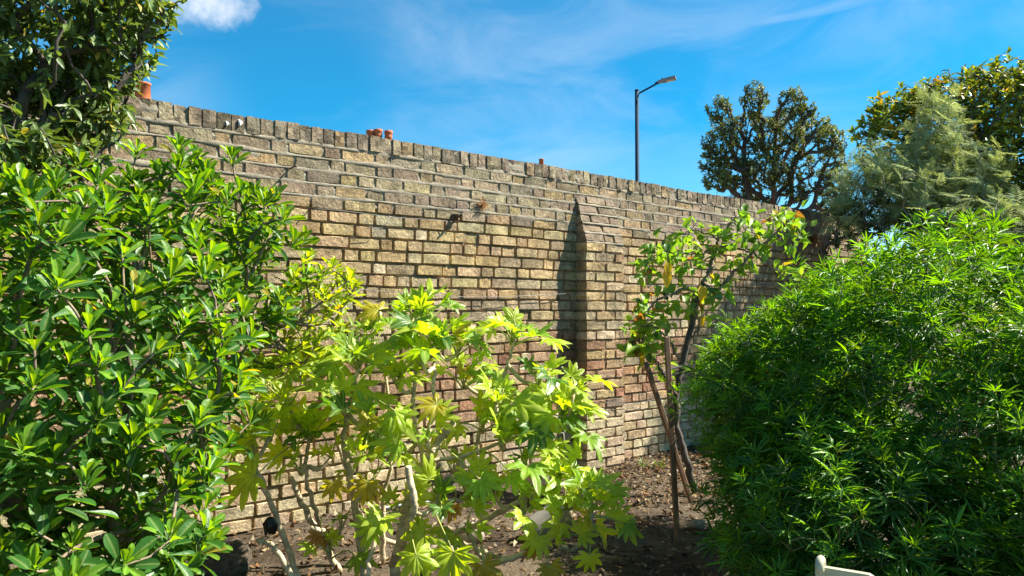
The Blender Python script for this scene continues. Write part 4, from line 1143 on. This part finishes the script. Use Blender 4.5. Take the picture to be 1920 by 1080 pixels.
def back_trees():
    b1 = np.array(((1900 - 960) / FPX * 8.0, 8.0, 0.0))
    leafy('golden_evergreen', 'tall evergreen tree speckled with yellow and orange leaves, behind the feathery tree', 'tree', b1,
          [(at(1900, 250, 7.9), (.75, .7, .62)), (at(1765, 265, 8.1), (.62, .6, .56)), (at(1685, 280, 8.2), (.40, .4, .46)), (at(1960, 330, 7.6), (.9, .7, .8)), (at(1870, 185, 8.0), (.40, .4, .32)), (at(1655, 255, 8.3), (.24, .2, .26)), (at(1715, 235, 8.2), (.3, .3, .3)), (at(1800, 215, 8.1), (.36, .35, .3)), (at(2000, 230, 8), (.6, .6, .6)), (at(1850, 400, 7.9), (.7, .5, .5))],
          1500, (.07, .115), (((.15, .22, .028), 6), ((.26, .30, .028), 4), ((.50, .33, .025), 1.1), ((.08, .13, .025), 3)), (9, 14), 300, M_LAUREL, M_BARK_DARK, .7, .06,
          [at(x, y, 8.0) for x, y in ((1865, 118), (1870, 130), (1830, 130), (1800, 165), (1912, 150), (1890, 145), (1805, 150), (1740, 165), (1660, 205), (1655, 225), (1690, 200), (1720, 185), (1850, 145))], jit=.11)
    b2 = np.array(((1640 - 960) / FPX * 7.3, 7.3, 0.0))
    leafy('dark_evergreen', 'dark green evergreen bush at the far end of the wall, below the feathery tree', 'shrub', b2,
          [(at(1640, 400, 7.2), (.42, .4, .36)), (at(1700, 460, 7.2), (.6, .5, .5)), (at(1610, 480, 7.2), (.32, .4, .4)), (at(1800, 450, 7.0), (.6, .4, .45)), (at(1990, 470, 7.2), (.8, .5, .7)), (at(2200, 480, 7.4), (.8, .5, .9))], 560, (.05, .09), (((.03, .06, .022), 4), ((.05, .085, .025), 2)), (9, 14), 120, M_LAUREL, M_BARK_DARK, .5, .07)
    # pollarded tree far beyond the wall
    D = 28.0
    gx = lambda px, d: np.array(((px - 960) / FPX * d, d, 0.0))
    b3 = gx(1450, D)
    cl = [(1347, 205, .34, .42), (1415, 185, .36, .52), (1485, 190, .34, .45), (1352, 270, .5, .55), (1410, 250, .5, .6), (1445, 260, .45, .6), (1340, 310, .42, .40), (1385, 320, .55, .5), (1440, 320, .55, .55), (1490, 260, .35, .4), (1525, 240, .5, .42), (1555, 265, .42, .45), (1500, 310, .4, .5),
          (1560, 300, .4, .4), (1345, 340, .4, .3), (1395, 370, .45, .3), (1545, 340, .4, .42), (1490, 360, .4, .32), (1570, 345, .35, .45), (1430, 380, .4, .25), (1460, 225, .3, .35), (1370, 240, .35, .4), (1520, 205, .16, .22), (1500, 215, .3, .3), (1560, 385, .5, .3), (1330, 285, .25, .3)]
    E = [(at(x, y, D + rng.uniform(-1.0, 1.0)), (rx * 1.42, rx * 1.42, rz * 1.3)) for x, y, rx, rz in cl]
    st = [[at(1440, 400, D), at(1405, 350, D), at(1395, 280, D), at(1412, 195, D)], [at(1448, 400, D), at(1478, 340, D), at(1488, 270, D), at(1490, 195, D)], [at(1452, 410, D), at(1408, 380, D), at(1395, 330, D), at(1350, 240, D)],
          [at(1455, 415, D), at(1482, 380, D), at(1488, 310, D), at(1530, 240, D)], [at(1455, 430, D), at(1520, 390, D), at(1535, 345, D), at(1560, 285, D)], [at(1455, 420, D), at(1495, 390, D), at(1505, 365, D)], [at(1450, 420, D), at(1390, 372, D), at(1345, 330, D)], [at(1450, 400, D), at(1452, 300, D), at(1455, 235, D)]]
    leafy('pollarded_tree', 'far pollarded tree with dark upright limbs and tufted olive clumps, above the wall top', 'tree', b3, E, 2300, (.08, .15), (((.16, .21, .065), 4), ((.26, .30, .08), 2), ((.10, .13, .05), 3)), (9, 14), 0, M_FARLEAF, M_BARK_DARK, .5, .07, (), None, st, .4, .45, .22, .012)
back_trees()

# ------------------------------------------------------------------ street lamp
def street_lamp():
    D = 22.0
    m = plain_mat('dark_blue_grey_paint', (.008, .036, .07), .7, var=.15, scale=6, bmp=0, spec=.15)
    base = np.array(((1196 - 960) / FPX * D, D, 0.0)); top = at(1194, 169, D); top[0] = base[0]
    root = thing('street_lamp', base, 'tall dark street lamp with a flat angled head, rising behind the wall', 'street lamp')
    b = MB(); b.tube([base, base + (0, 0, 1.2)], .085, 16); b.build('base_column', m, root)
    b = MB(); b.tube([base + (0, 0, 1.2), base + (0, 0, 1.28), top], [.085, .064, .060], 16); b.build('post', m, root)
    b = MB(); b.tube([top + (0, 0, -.02), top + (0, 0, .012)], .066, 16); b.build('cap', m, root)
    a0 = top + (0.04, 0, -.13); a1 = at(1233, 155.5, D - .15)
    b = MB(); b.tube(smooth_path([a0, a0 + (.05, 0, .05), a1 - (a1 - a0) * .3, a1], 10), .028, 10); b.build('arm', m, root)
    d = unit(a1 - a0); tip = at(1267.5, 147, D - .3); ax = unit(tip - a1); L = np.linalg.norm(tip - a1)
    side = unit(np.cross(ax, (0, 0, 1))); side = unit(side + np.array((0, 0, -.10))); upv = np.cross(side, ax)
    grey = plain_mat('grey_lantern_metal', (.23, .23, .25), .5, var=.1, scale=6, bmp=0)
    b = MB(); outl = [(0, .06), (.12, .085), (.22, .17), (L, .17), (L + .0, -.17), (.22, -.17), (.12, -.085), (0, -.06)]
    n = len(outl); V = [a1 + ax * x + side * y + upv * (-.02) for x, y in outl] + [a1 + ax * x + side * y + upv * .06 for x, y in outl]
    b.add(V, [tuple(range(n - 1, -1, -1)), tuple(range(n, 2 * n))] + [(k, (k + 1) % n, n + (k + 1) % n, n + k) for k in range(n)])
    head = b.build('lamp_head', grey, root, smooth=False)
    b = MB(); V = [a1 + ax * x + side * y + upv * -.024 for x, y in ((.26, .13), (L - .06, .13), (L - .06, -.13), (.26, -.13))]; V2 = [v - upv * .006 for v in V]
    b.add(V + V2, [(0, 1, 2, 3), (7, 6, 5, 4)] + [(k, (k + 1) % 4, 4 + (k + 1) % 4, 4 + k) for k in range(4)]); b.build('lens_plate', plain_mat('lens_glass', (.55, .52, .42), .25, var=.05, bmp=0), head, smooth=False)
    b = MB(); b.tube([a1 - ax * .07, a1 + ax * .03], .042, 12); b.build('bracket', m, root)
    b = MB(); b.tube([a1 + ax * .16 + upv * .06, a1 + ax * .16 + upv * .10], .035, 12); b.build('sensor', m, root)
street_lamp()

# ------------------------------------------------------------------ houses behind, only their chimney pots clear the wall
M_TERRA = plain_mat('terracotta', (.40, .115, .04), .8, scale=9, var=.25, bmp=.15)
M_HBRICK = plain_mat('house_brick', (.30, .21, .13), .9, scale=5, var=.3, bmp=.3)
M_SLATE = plain_mat('slate_roof', (.09, .095, .11), .7, scale=6, var=.3, bmp=.3)
M_WHITE = plain_mat('white_paint', (.75, .75, .72), .5, var=.05, bmp=0)
M_GLASS = plain_mat('dark_window_glass', (.03, .035, .045), .08, var=.1, bmp=0)
def house(px, D, pots, label, stack_dy):
    top = at(px, 0, D); x0 = top[0]
    zs = min(at(p[0], p[1] + p[3], D)[2] for p in pots)
    zs = min(zs, at(px, stack_dy, D)[2])
    root = thing('house', (x0, D, 0), label, 'house')
    eave = zs - 2.6; ridge = zs - 1.0
    b = MB(); b.box((x0, D + 3, eave / 2), (6.5, 7.0, eave)); b.build('wall', M_HBRICK, root, smooth=False)
    V = [(x0 - 3.4, D - .75, eave), (x0 + 3.4, D - .75, eave), (x0 + 3.4, D + 6.75, eave), (x0 - 3.4, D + 6.75, eave), (x0 - 3.4, D + 3, ridge), (x0 + 3.4, D + 3, ridge)]
    V = [np.array(v) + (0, 0, .004) for v in V]
    b = MB(); b.add(V, [(0, 1, 5, 4), (2, 3, 4, 5), (0, 4, 3), (1, 2, 5), (3, 2, 1, 0)]); rf = b.build('roof', M_SLATE, root, smooth=False)
    w = max(p[0] + p[2] for p in pots) - min(p[0] - p[2] for p in pots); w = w / FPX * D + .5
    xc = (max(p[0] for p in pots) + min(p[0] for p in pots)) / 2; xc = (xc - 960) / FPX * D
    b = MB(); b.box((xc, D, (eave * .5 + zs) / 2), (w, .55, zs - eave * .5)); b.box((xc, D, zs - .16), (w + .12, .67, .14))
    ch = b.build('chimney_stack', M_HBRICK, root, smooth=False)
    for wx in (-1.6, 1.6):
        for wz in (eave * .28, eave * .72):
            b = MB(); b.box((x0 + wx, D - .53, wz), (1.1, .10, 1.35)); f = b.build('window_frame', M_WHITE, root, smooth=False)
            b = MB(); b.box((x0 + wx, D - .586, wz + .31), (.9, .01, .52)); b.box((x0 + wx, D - .586, wz - .31), (.9, .01, .52)); b.build('pane', M_GLASS, f, smooth=False)
    for k, (p, y, hw, hh, style) in enumerate(pots):
        c = at(p, y, D); r = hw / FPX * D; zt = c[2]; h = zt - zs
        if style == 0: prof = [(r * 1.12, 0), (r * 1.08, h * .3), (r * .94, h * .93), (r * 1.04, h * .94), (r * 1.04, h), (r * .8, h), (r * .75, h * .5)]
        else: prof = [(r * .92, 0), (r * .86, h * .45), (r * .84, h * .66), (r * .94, h * .68), (r * .94, h * .72), (r * .86, h * .75), (r * .9, h * .86), (r * 1.0, h * .88), (r * 1.0, h), (r * .78, h), (r * .74, h * .5)]
        b = MB(); b.lathe((c[0], D + rng.uniform(-.08, .08), zs - .01), prof, 24); b.build('chimney_pot', M_TERRA, ch)
house(255, 17, [(243, 160, 11, 50, 0), (268, 156, 15, 54, 0)], 'brick house behind the wall end, its two orange chimney pots beside the overhanging tree', 215)
house(712, 26, [(695, 244, 9.0, 40, 1), (709.5, 242.5, 8, 40, 1), (728, 244.5, 8, 40, 1)], 'brick house behind the middle of the wall with three red chimney pots', 282)
house(1015, 42, [(1015, 297.5, 4.6, 25, 0)], 'most distant brick house, one small chimney pot peeping over the wall', 325)

# ------------------------------------------------------------------ ironwork, wires and dry tufts on the wall
M_RUST = plain_mat('rusty_iron', (.09, .055, .035), .8, scale=30, var=.4, bmp=.3, bdist=.002)
M_WIRE = plain_mat('grey_wire', (.13, .13, .125), .5, metal=.6, scale=10, var=.3, bmp=0)
def wall_at(px, py, n=0.0):
    """wall coordinates u, z of a photo pixel"""
    x = (px - 960) / FPX
    u = (x * W0[1] - W0[0]) / (WD[0] - x * WD[1])
    P = wp(u, 0, 0); return u, at(px, py, P[1])[2]
def fittings():
    for px, py, nm, ln, lab in ((541, 316, 'nail', .075, 'long rusty nail sticking out of the wall above the glossy shrub'),):
        u, z = wall_at(px, py); b = MB(); b.tube([wp(u, -.02, z), wp(u + .004, ln, z + .004)], .0045, 8); b.tube([wp(u + .004, ln, z + .004), wp(u + .0045, ln + .004, z + .004)], .009, 8)
        tag(b.build(nm, M_RUST), lab, 'nail')
    u, z = wall_at(851, 408)
    root = thing('iron_bracket', wp(u, 0, z), 'dark iron bracket with a wire ring, below the dry tuft on the wall', 'bracket')
    b = MB(); b.box(wp(u, .012, z), (.05, .02, .05), None, .004); b.build('plate', M_RUST, root, smooth=False)
    b = MB(); b.tube([wp(u, .01, z), wp(u + .004, .06, z + .004), wp(u + .006, .085, z + .016)], [.011, .009, .007], 8); b.build('arm', M_RUST, root)
    b = MB(); a = np.linspace(0, 6.3, 16); b.tube([wp(u + .004 + .016 * math.cos(t), .07, z + .026 + .02 * math.sin(t)) for t in a], .0028, 6); b.build('ring', M_WIRE, root)
    # straining wires
    for k, (pa, pb, lab) in enumerate((((580, 392), (850, 418), 'thin grey wire strung along the upper wall, tied off at the iron bracket'), ((640, 540), (1060, 551), 'slack grey wire along the wall just above the hand-leaved shrub'),
                                   ((1120, 537), (1420, 534), 'grey wire stretched behind the upper branches of the fruit tree'), ((1105, 751), (1250, 742), 'low grey wire on the wall behind the stakes'))):
        ua, za = wall_at(*pa); ub, zb = wall_at(*pb)
        root = thing('wire', wp((ua + ub) / 2, .03, (za + zb) / 2), lab, 'wire')
        n = 26; t = np.linspace(0, 1, n)
        off = np.array([.03 if not (PIER_U0 - .06 < ua + (ub - ua) * s < PIER_U0 + PIER_W + .06) else PIER_D + .02 for s in t])
        P = [wp(ua + (ub - ua) * s, o, za + (zb - za) * s - .035 * 4 * s * (1 - s) * (k % 2) + .004 * math.sin(9 * s)) for s, o in zip(t, off)]
        b = MB(); b.tube(P, .0018, 5); b.build('strand', M_WIRE, root)
        for (u_, z_) in ((ua, za), (ub, zb)):
            o_ = PIER_D if PIER_U0 < u_ < PIER_U0 + PIER_W else 0
            b = MB(); b.tube([wp(u_, o_ - .02, z_), wp(u_, o_ + .045, z_ + .002)], .004, 6); b.build('vine_eye', M_RUST, root)
    # loose tail of the upper wire
    u, z = wall_at(725, 405); b = MB(); b.tube(smooth_path([wp(u, .03, z), wp(u - .03, .05, z - .05), wp(u - .09, .04, z - .09), wp(u - .16, .05, z - .075)], 14), .0018, 5); tag(b.build('wire_end', M_WIRE), 'loose curling wire end hanging from the upper wire', 'wire')
    # dry tufts
    mt = leaf_mat('dry_straw', .8, .3, (1.2, 1.0, .5), 0, .1)
    def tuft(px, py, n, h, col, lab):
        u, z = wall_at(px, py); fo = Foliage(Kind([leaf_shape(w_lin, 4, .05, .2, a, 0, k) for k, a in enumerate((.2, .5, -.3))]))
        root = thing('dry_plant', wp(u, 0, z), lab, 'plant')
        for i in range(n):
            d = unit(np.array((WN[0], WN[1], 0)) * .6 + np.append(WD * rng.normal(0, .8), rng.normal(.2, .7)))
            fo.add(wp(u + rng.normal(0, .008), .0, z + rng.normal(0, .006)), d, unit(rng.normal(0, 1, 3)), h * rng.uniform(.5, 1.1), np.array(col) * rng.uniform(.6, 1.3))
        fo.emit(root, mt, 0)
        b = MB(); b.tube([wp(u, -.015, z), wp(u, .02, z + .005)], [.010, .006], 6, wob=.2); b.build('root_crown', M_BARK_GREY, root)
    tuft(903, 385, 90, .065, (.34, .19, .085), 'small dry orange-brown weed rooted in the wall beside the iron bracket')
    tuft(1523, 452, 150, .13, (.30, .16, .08), 'withered rust-brown weed on the wall near its shaded far end')
fittings()

# ------------------------------------------------------------------ garden bits on the ground
def on_ground(px, d): 
    x = (px - 960) / FPX * d; return np.array((x, d, float(ground_z(x, d))))
def ground_px(px, py):
    d = CAM_H * FPX / (py - HORIZON); return on_ground(px, d)
def litter():
    fo = Foliage(Kind([leaf_shape(w_ell, 3, .45, .5, .3, .1, 1), leaf_shape(w_ell, 3, .6, -.4, -.3, .1, 2), leaf_shape(w_lin, 2, .25, .3, .1, 0, 3)]))
    mat = leaf_mat('dry_litter', .85, .12, (1.2, 1.0, .7), .1, .1)
    base = ground_px(1150, 960)
    cols = np.array([(.24, .155, .09), (.14, .085, .05), (.33, .25, .16), (.09, .06, .04), (.42, .35, .25), (.20, .10, .05)])
    n = 0
    while n < 9000:
        x = rng.uniform(-2.6, 2.6); y = rng.uniform(2.6, 7.5)
        c = (x - W0[0]) * WN[0] + (y - W0[1]) * WN[1]
        if c < .0: continue
        dens = .35 + .65 * (c < 1.0) * (x > .3)
        if rng.random() > dens: continue
        n += 1
        fo.add(np.array((x, y, ground_z(x, y) + rng.uniform(.002, .018))), unit(np.append(rng.normal(0, 1, 2), rng.normal(0, .25))), unit(np.append(rng.normal(0, .45, 2), 1)),
               rng.uniform(.015, .05) * (1.6 if rng.random() < .06 else 1), cols[rng.integers(len(cols))] * rng.uniform(.4, .85))
    fo.emit(None, mat, 0, rest='leaf_litter')
    tag(bpy.data.objects['leaf_litter'], 'brown leaf litter and bark mulch scattered over the soil', 'leaf litter', None, 'stuff')
litter()
def rock(name, c, r, seed, mat, label, cat='stone', sq=(1, 1, .7)):
    r_ = np.random.default_rng(seed); b = MB(); V = []; F = []; nl, nv = 12, 8
    ph = r_.uniform(0, 6, 6)
    for j in range(nv + 1):
        th = math.pi * j / nv
        for i in range(nl):
            a = 2 * math.pi * i / nl; k = 1 + .16 * math.sin(2 * a + ph[0] + th) + .12 * math.sin(3 * a + ph[1] - 2 * th) + .07 * math.sin(5 * a + 4 * th + ph[2])
            V.append((c[0] + r * sq[0] * k * math.sin(th) * math.cos(a), c[1] + r * sq[1] * k * math.sin(th) * math.sin(a), c[2] + r * sq[2] * (.75 + k * math.cos(th))))
    F = [(j * nl + i, (j + 1) * nl + i, (j + 1) * nl + (i + 1) % nl, j * nl + (i + 1) % nl) for j in range(nv) for i in range(nl)]
    b.add(V, F); tag(b.build(name, mat), label, cat)
def garden_bits():
    m_stone = plain_mat('pale_stone', (.27, .225, .17), .85, scale=14, var=.25, bmp=.4)
    m_dark = plain_mat('root_clod', (.15, .115, .08), .95, scale=40, var=.5, bmp=1.0, bdist=.03)
    rock('stone', ground_px(880, 1020), .07, 1, m_stone, 'pale beige stone lying under the hand-leaved shrub', sq=(1.2, .9, .9))
    rock('stone', ground_px(835, 1040), .06, 2, m_stone, 'smaller flat beige stone left of the pale beige stone', sq=(1.3, 1, .5))
    rock('earth_clod', ground_px(425, 1078), .11, 3, m_dark, 'dark root-filled clod of earth between the glossy shrub and the bare stems', 'clod', (1.1, 1, .8))
    rock('stone', ground_px(1305, 985), .045, 4, m_stone, 'small grey stone at the foot of the narrow-leaved bush', sq=(1.2, 1, .7))
    # ribbed grey pot tipped on its side
    m_pot = plain_mat('grey_plastic', (.24, .22, .19), .55, var=.12, bmp=0)
    c = ground_px(1025, 1012) + (0, 0, .085); ax = unit(np.array((.75, .25, .35)))
    q = np.array(Vector(ax).to_track_quat('Z', 'Y').to_matrix())
    prof = [(.0, -.10), (.062, -.10)] + [(.064 + .014 * k / 8 + (.003 if k % 2 else 0), -.09 + .02 * k) for k in range(9)] + [(.088, .09), (.088, .11), (.078, .11), (.072, .0), (.058, -.085), (0, -.085)]
    b = MB(); b.lathe((0, 0, 0), prof, 28); v = np.concatenate(b.v) @ q.T + c; f = b.f; b2 = MB(); b2.add(v, f); tag(b2.build('plant_pot', m_pot), 'grey ribbed plant pot tipped over among the leaves', 'plant pot')
    # curled pale shard standing behind the leaves
    m_sh = plain_mat('cream_clay', (.55, .44, .31), .7, var=.15, bmp=.1)
    c = ground_px(1010, 902) + (0, 0, .05); b = MB(); V = []; F = []
    for th in (.0, .008):
        for j in range(6):
            for i in range(9):
                a = -1.1 + 2.0 * i / 8; rr = .062 + .02 * j / 5 - th; hgt = .12 * j / 5 * (1 - .3 * abs(i - 4) / 4) if j == 5 else .12 * j / 5 * .85
                V.append(c + 1.45 * np.array((rr * math.sin(a), -rr * math.cos(a), -.045 + hgt)))
    for o in (0, 54):
        F += [(o + j * 9 + i, o + j * 9 + i + 1, o + (j + 1) * 9 + i + 1, o + (j + 1) * 9 + i) for j in range(5) for i in range(8)]
    F += [(45 + i, 46 + i, 54 + 46 + i, 54 + 45 + i) for i in range(8)] + [(j * 9, (j + 1) * 9, 54 + (j + 1) * 9, 54 + j * 9) for j in range(5)] + [(j * 9 + 8, (j + 1) * 9 + 8, 54 + (j + 1) * 9 + 8, 54 + j * 9 + 8) for j in range(5)]
    b.add(V, F)
    tag(b.build('broken_pot', m_sh), 'broken cream clay pot propped at the foot of the wall', 'broken pot')
    # hose
    b = MB(); P = [ground_px(x, y) + (0, 0, .015) for x, y in ((700, 962), (760, 955), (815, 950), (870, 951), (900, 958))]; b.tube(smooth_path(P, 24), .009, 8)
    tag(b.build('hose', plain_mat('pale_grey_hose', (.36, .38, .42), .45, var=.1, bmp=0)), 'short pale grey hose lying along the foot of the wall', 'hose')
    # torn black plastic caught on a stem
    m_blk = plain_mat('black_plastic', (.018, .016, .014), .45, var=.2, bmp=.1)
    c = at(506, 985, 3.15); b = MB()
    for k in range(7):                                       # crumpled flaps
        a = k * .9; w = .022 + .006 * math.sin(k * 2.3); d = np.array((math.cos(a), math.sin(a), 0)); t = np.array((-d[1], d[0], 0))
        V = [c + np.array((0, 0, .035)) + d * .006 - t * w * .4, c + np.array((0, 0, .035)) + d * .006 + t * w * .4, c + d * .026 - t * w * .7, c + d * .022 + t * w * .8 + np.array((0, 0, .006)),
             c + d * .020 - t * w * .5 + np.array((0, 0, -.030 - .008 * (k % 3))), c + d * .016 + t * w * .2 + np.array((0, 0, -.022 - .012 * ((k + 1) % 3)))]
        b.add(V, [(0, 1, 3, 2), (2, 3, 5, 4)])
    tag(b.build('plastic_scrap', m_blk, smooth=False), 'crumpled scrap of black plastic caught on a bare stem', 'plastic scrap')
    # white wire loop
    u, z = wall_at(1056, 828); b = MB(); b.tube(smooth_path([at(1047, 815, 3.6), at(1056, 812, 3.6), at(1057, 830, 3.6), at(1050, 842, 3.6), at(1043, 836, 3.55)], 16), .0022, 6)
    tag(b.build('wire_loop', plain_mat('white_wire', (.6, .6, .58), .4, var=.05, bmp=0)), 'bent white wire loop hooked on a stem in front of the shaded pier side', 'wire')
    # fallen sticks
    for k, (a, b_, r) in enumerate((((1215, 975), (1258, 1012), .008), ((1150, 1040), (1230, 1052), .006), ((1180, 905), (1230, 915), .005))):
        p0, p1 = ground_px(*a) + (0, 0, .02), ground_px(*b_) + (0, 0, .02)
        q = MB(); q.tube(smooth_path([p0, (p0 + p1) / 2 + (0, 0, .015), p1], 8), np.linspace(r, r * .6, 8), 6, wob=.1)
        tag(q.build('stick', M_BARK_DARK if k < 2 else M_BARK_GREY), ('dark fallen stick lying beside the upright stake', 'thin stick on the shaded soil nearest the camera', 'pale thin stick in the mulch at the foot of the pier')[k], 'stick')
    # little seedlings by the wall
    fo_k = Kind([leaf_shape(w_lin, 4, .10, .3, a, 0, k) for k, a in enumerate((.3, .6))])
    for x, y, lab in ((1203, 868, 'tiny grass tuft at the foot of the wall beside the pier'), (1235, 872, 'small green weed at the wall foot between the pier and the stakes')):
        p = ground_px(x, y); root = thing('weed', p, lab, 'plant'); fo = Foliage(fo_k)
        for i in range(16): fo.add(p + np.append(rng.normal(0, .015, 2), 0), unit(np.array((rng.normal(0, .5), rng.normal(0, .5), .9))), unit(rng.normal(0, 1, 3)), rng.uniform(.05, .10), np.array((.12, .20, .04)) * rng.uniform(.7, 1.2))
        fo.emit(root, leaf_mat('weed_leaf', .5, .3), 0)
garden_bits()

# ------------------------------------------------------------------ cream garden chair at the bottom edge
def chair():
    D = 1.42
    m = plain_mat('cream_chair_paint', (.42, .41, .27), .5, scale=25, var=.12, bmp=.1, bdist=.002)
    pl = at(1538.5, 1050, D); dirr = unit(np.array((.86, -.51, 0.0))); back = np.array((-dirr[1], dirr[0], 0)); Wd = .42
    root = thing('garden_chair', (pl[0], pl[1], 0), 'cream painted garden chair, only the top of its back showing by the narrow-leaved bush', 'chair')
    zt = pl[2]; fwd = -back
    def P(u, v, z): return np.array((pl[0], pl[1], 0)) + dirr * u + fwd * v + np.array((0, 0, z))
    def bar(name, a, b, w, t, parent=root):
        d = unit(b - a); q = np.array((dirr, np.cross(d, dirr), d)).T; mb = MB(); mb.box((a + b) / 2, (w, t, np.linalg.norm(b - a)), q.tolist(), .002); return mb.build(name, m, parent, smooth=False)
    for u in (0, Wd):
        bar('back_post', P(u, -.03, 0), P(u, 0, zt - .012), .017, .024)
        mb = MB(); a = np.linspace(-.2, 3.6, 14)
        for s in (0,):
            pts = [P(u, -.012 - .012 * math.cos(t) + .012, zt - .012 + .012 * math.sin(t)) for t in a]
            mb.tube(pts, .0085, 8)
        mb.build('scroll', m, root)
        bar('leg', P(u, .40, 0), P(u, .36, .42), .02, .02)
    # shaped top rail
    V = []; F = []; n = 28
    for i in range(n):
        u = .0085 + (Wd - .017) * i / (n - 1); k = i / (n - 1)
        sc = .0085 * (1 if (k < .22 or k > .78) else 0) + (.0045 * (1 - math.cos((k - .22) / .56 * 4 * math.pi)) / 2 if .22 < k < .78 else 0)
        z1 = zt - .0195 + sc; z0 = zt - .036
        V += [P(u, -.006, z0), P(u, .006, z0), P(u, .006, z1), P(u, -.006, z1)]
    for i in range(n - 1):
        for q in range(4): F.append((i * 4 + q, i * 4 + (q + 1) % 4, (i + 1) * 4 + (q + 1) % 4, (i + 1) * 4 + q))
    b = MB(); b.add(V, F); b.build('top_rail', m, root, smooth=False)
    bar_z = .44
    for k in range(5):
        u = .06 + k * (Wd - .12) / 4; bar('back_slat', P(u, -.002, .46), P(u, 0, zt - .038), .022, .008)
    for k in range(6):
        v = .02 + k * .068; mb = MB(); q = np.array((dirr, fwd, (0, 0, 1))).T.tolist(); mb.box(P(Wd / 2, v + .02, .435), (Wd + .02, .055, .016), q, .003); mb.build('seat_slat', m, root, smooth=False)
    for u in (.012, Wd - .012): bar_q = np.array((dirr, fwd, (0, 0, 1))).T.tolist(); mb = MB(); mb.box(P(u, .19, .41), (.018, .40, .03), bar_q, .002); mb.build('seat_rail', m, root, smooth=False)
chair()

# white guano spots on the coping
def spots():
    m = plain_mat('white_droppings', (.72, .72, .68), .8, var=.1, bmp=.1)
    for px, py, r, lab in ((421, 232, .010, 'small white bird dropping on the coping near the overhanging tree'), (446, 231, .014, 'larger white bird dropping on the coping, streaking down')):
        u, z = wall_at(px, py); V = [wp(u, .0112, z)]; n = 14
        for i in range(n):
            a = 2 * math.pi * i / n; k = r * (1 + .3 * math.sin(3 * a + 1)); V.append(wp(u + k * .8 * math.cos(a), .0098, z + k * 1.25 * math.sin(a)))
        for i in range(n): 
            v = V[1 + i]; V.append(v - np.array((WN[0], WN[1], 0)) * .012)
        F = [(0, 1 + i, 1 + (i + 1) % n) for i in range(n)] + [(1 + i, 1 + n + i, 1 + n + (i + 1) % n, 1 + (i + 1) % n) for i in range(n)]
        b = MB(); b.add(V, F); tag(b.build('bird_dropping', m), lab, 'bird dropping')
spots()
